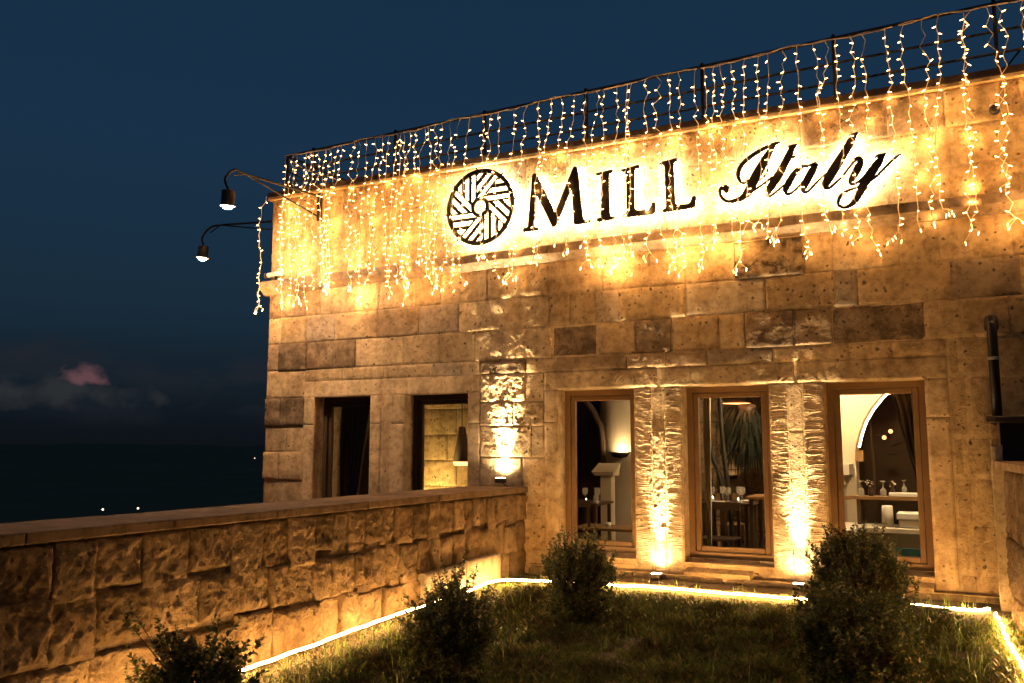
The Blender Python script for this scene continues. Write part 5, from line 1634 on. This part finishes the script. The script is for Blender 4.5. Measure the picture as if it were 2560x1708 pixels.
def shrub(label, x, y, z, rx, ry, h, nspr, seed, lean=0, fat=1.0, spiky=.16, big=1.12):
    rng.seed(seed)
    t = empty('boxwood_shrub', (x, y, z), label, 'shrub', 'boxwood shrubs on the lawn')
    lv, tw = MB(), MB()
    base = Vector((x, y, z))
    ctr = base + Vector((0, 0, h * .46))
    for i in range(nspr):
        a = rng.uniform(0, 2 * math.pi)
        sz = rng.uniform(-.85, 1.0)
        cr_ = math.sqrt(1 - sz * sz)
        k = .98 + .62 * (vn(np.array([a * 1.3 + 5]), np.array([sz * 2.4]), seed)[0] - .5) + rng.gauss(0, .05)
        o = Vector((rx * math.cos(a) * cr_, ry * math.sin(a) * cr_, h * .50 * sz))
        tip = ctr + o * k
        out = o.normalized()
        gd = (out * .7 + Vector((rng.gauss(0, .3), rng.gauss(0, .3), .75))).normalized()
        L = rng.uniform(.09, .17)
        if rng.random() < .22:
            tip += gd * rng.uniform(.03, spiky)
            L += .06
        root = tip - gd * L
        tw.tube([ctr.lerp(root, .35) - Vector((0, 0, h * .12)), root, tip], [.004, .0028, .0012], 4, False)
        n = int(L / .0125 * fat)
        side = gd.cross(Vector((rng.gauss(0, 1), rng.gauss(0, 1), rng.gauss(0, 1)))).normalized()
        for j in range(n):
            s = j / n
            pp = root.lerp(tip, s)
            if j % 2:
                side = (Matrix.Rotation(R(rng.uniform(70, 110)), 3, gd) @ side)
            for sg in (-1, 1):
                d = gd * rng.uniform(.35, .9) + side * sg + Vector((rng.gauss(0, .2), rng.gauss(0, .2), rng.gauss(0, .2)))
                f = 1.0 - .45 * max(0, s - .7) / .3
                leaf(lv, pp, d, rng.uniform(.0070, .0125) * f * big, rng.uniform(.019, .034) * f * big)
        leaf(lv, tip, gd, .006, .018)
    # leaves filling the inside of the crown
    for i in range(int(nspr * 4.5)):
        v = Vector((rng.gauss(0, 1), rng.gauss(0, 1), rng.gauss(0, 1))).normalized() * rng.uniform(.35, .88)
        p = ctr + Vector((v.x * rx, v.y * ry, v.z * h * .48))
        leaf(lv, p, Vector((rng.gauss(0, 1), rng.gauss(0, 1), rng.gauss(.4, .7))), .011, .030)
    tw.tube([base - Vector((0, 0, .05)), base + Vector((0, 0, h * .2)), ctr], [.014, .011, .006], 5)
    lv.build('crown', M['box_leaf'], t)
    tw.build('twigs', M['twig'], t)


shrub('loose boxwood shrub at the bottom left corner in front of the garden wall', -3.95, -5.30, .0, .32, .27, .50, 220, 21, 0, 1.0, .30, 1.35)
shrub('boxwood shrub at the foot of the garden wall, left of the lawn', -3.20, -3.72, .0, .295, .28, .68, 400, 22)
shrub('reddish boxwood shrub standing before the first lit window', -3.06, -1.80, .05, .30, .28, .68, 380, 23)
shrub('tall rounded boxwood shrub standing before the third lit window', -.80, -1.45, .06, .385, .35, .84, 560, 24)
shrub('yellow tipped boxwood shrub nearest the camera at the right of the lawn', -.66, -3.05, .0, .37, .34, .66, 480, 25, 0, 1.0, .16, 1.3)


def build_grass():
    rng.seed(5)
    b = MB()
    n = 0
    A = nr.uniform(size=(120000, 4))
    X = -4.4 + A[:, 0] * 4.75
    Y = -6.3 + A[:, 1] * 6.1
    dens = vn(X * 2.2, Y * 2.2, 41) * .8 + vn(X * 7, Y * 7, 42) * .6
    keep = dens > .30
    Z = gz(X, Y) + fbm(X * 2.2, Y * 2.2, 3, 5) * .09 * np.clip((-Y - .45) / .8, 0.10, 1) * np.clip((X + 4.25) / .5, .12, 1) + fbm(X * 11, Y * 11, 8, 3) * .02 - .05 * np.clip((-Y - .5) / .8, 0, 1)
    for x, y, z, k, a, q in zip(X, Y, Z, keep, A[:, 2], A[:, 3]):
        if not k or (y > -.56 and x > -4.1):
            continue
        h = .012 + .068 * q * q
        an = a * 6.283
        dx, dy = math.cos(an), math.sin(an)
        w = .0028 + .0026 * q
        near = min(1.0, max(.35, (-y - .52) / .35)) if x > -4.0 else min(1.0, max(.35, (x + 4.26) / .3))
        h *= near
        ln = h * (.5 + .7 * a)
        b.add([(x - dy * w, y + dx * w, z - .006), (x + dy * w, y - dx * w, z - .006), (x + dx * ln * .5 + dy * w * .7, y + dy * ln * .5 - dx * w * .7, z + h * .75), (x + dx * ln, y + dy * ln, z + h)], [(0, 1, 2), (0, 2, 3)])
    o = b.build('grass', M['grass'])
    tag(o, 'short patchy grass and clover covering the lawn', kind='stuff')
    b = MB()

    def blade(x, y, z, h, an, bend, w):
        dx, dy = math.cos(an), math.sin(an)
        vs, fs = [], []
        for i in range(6):
            t = i / 5
            r = bend * t * t
            zz = z + h * (t - .28 * bend / max(h, .01) * t ** 3)
            ww = w * (1 - t * .92)
            vs += [(x + dx * r - dy * ww, y + dy * r + dx * ww, zz), (x + dx * r + dy * ww, y + dy * r - dx * ww, zz)]
        for i in range(5):
            fs.append((2 * i, 2 * i + 1, 2 * i + 3, 2 * i + 2))
        b.add(vs, fs)
    spots = []
    for i in range(95):
        x = rng.uniform(-4.0, .05)
        spots.append((x, -.50 - .16 * rng.random(), 3))
    for i in range(70):
        spots.append((-4.2 + abs(rng.gauss(0, .2)), rng.uniform(-5.0, -.9), 3))
    for i in range(60):
        spots.append((rng.uniform(-.5, .15), rng.uniform(-2.6, -.35), 3))
    for i in range(120):
        spots.append((rng.uniform(-4.0, -.2), rng.uniform(-5.2, -.4), 2))
    for x, y, k in spots:
        z = float(gz(np.array(x), np.array(y))) - .02
        for j in range(rng.choice((1, 2, k, k))):
            blade(x + rng.gauss(0, .012), y + rng.gauss(0, .012), z, rng.uniform(.06, .17) * rng.choice((1, 1, 1.5)), rng.uniform(0, 6.28), rng.uniform(.01, .09), rng.uniform(.0026, .0048))
    tag(b.build('tall_grass', M['tallgrass']), 'long thin grass blades standing along the led rope and lawn', kind='stuff')


build_grass()
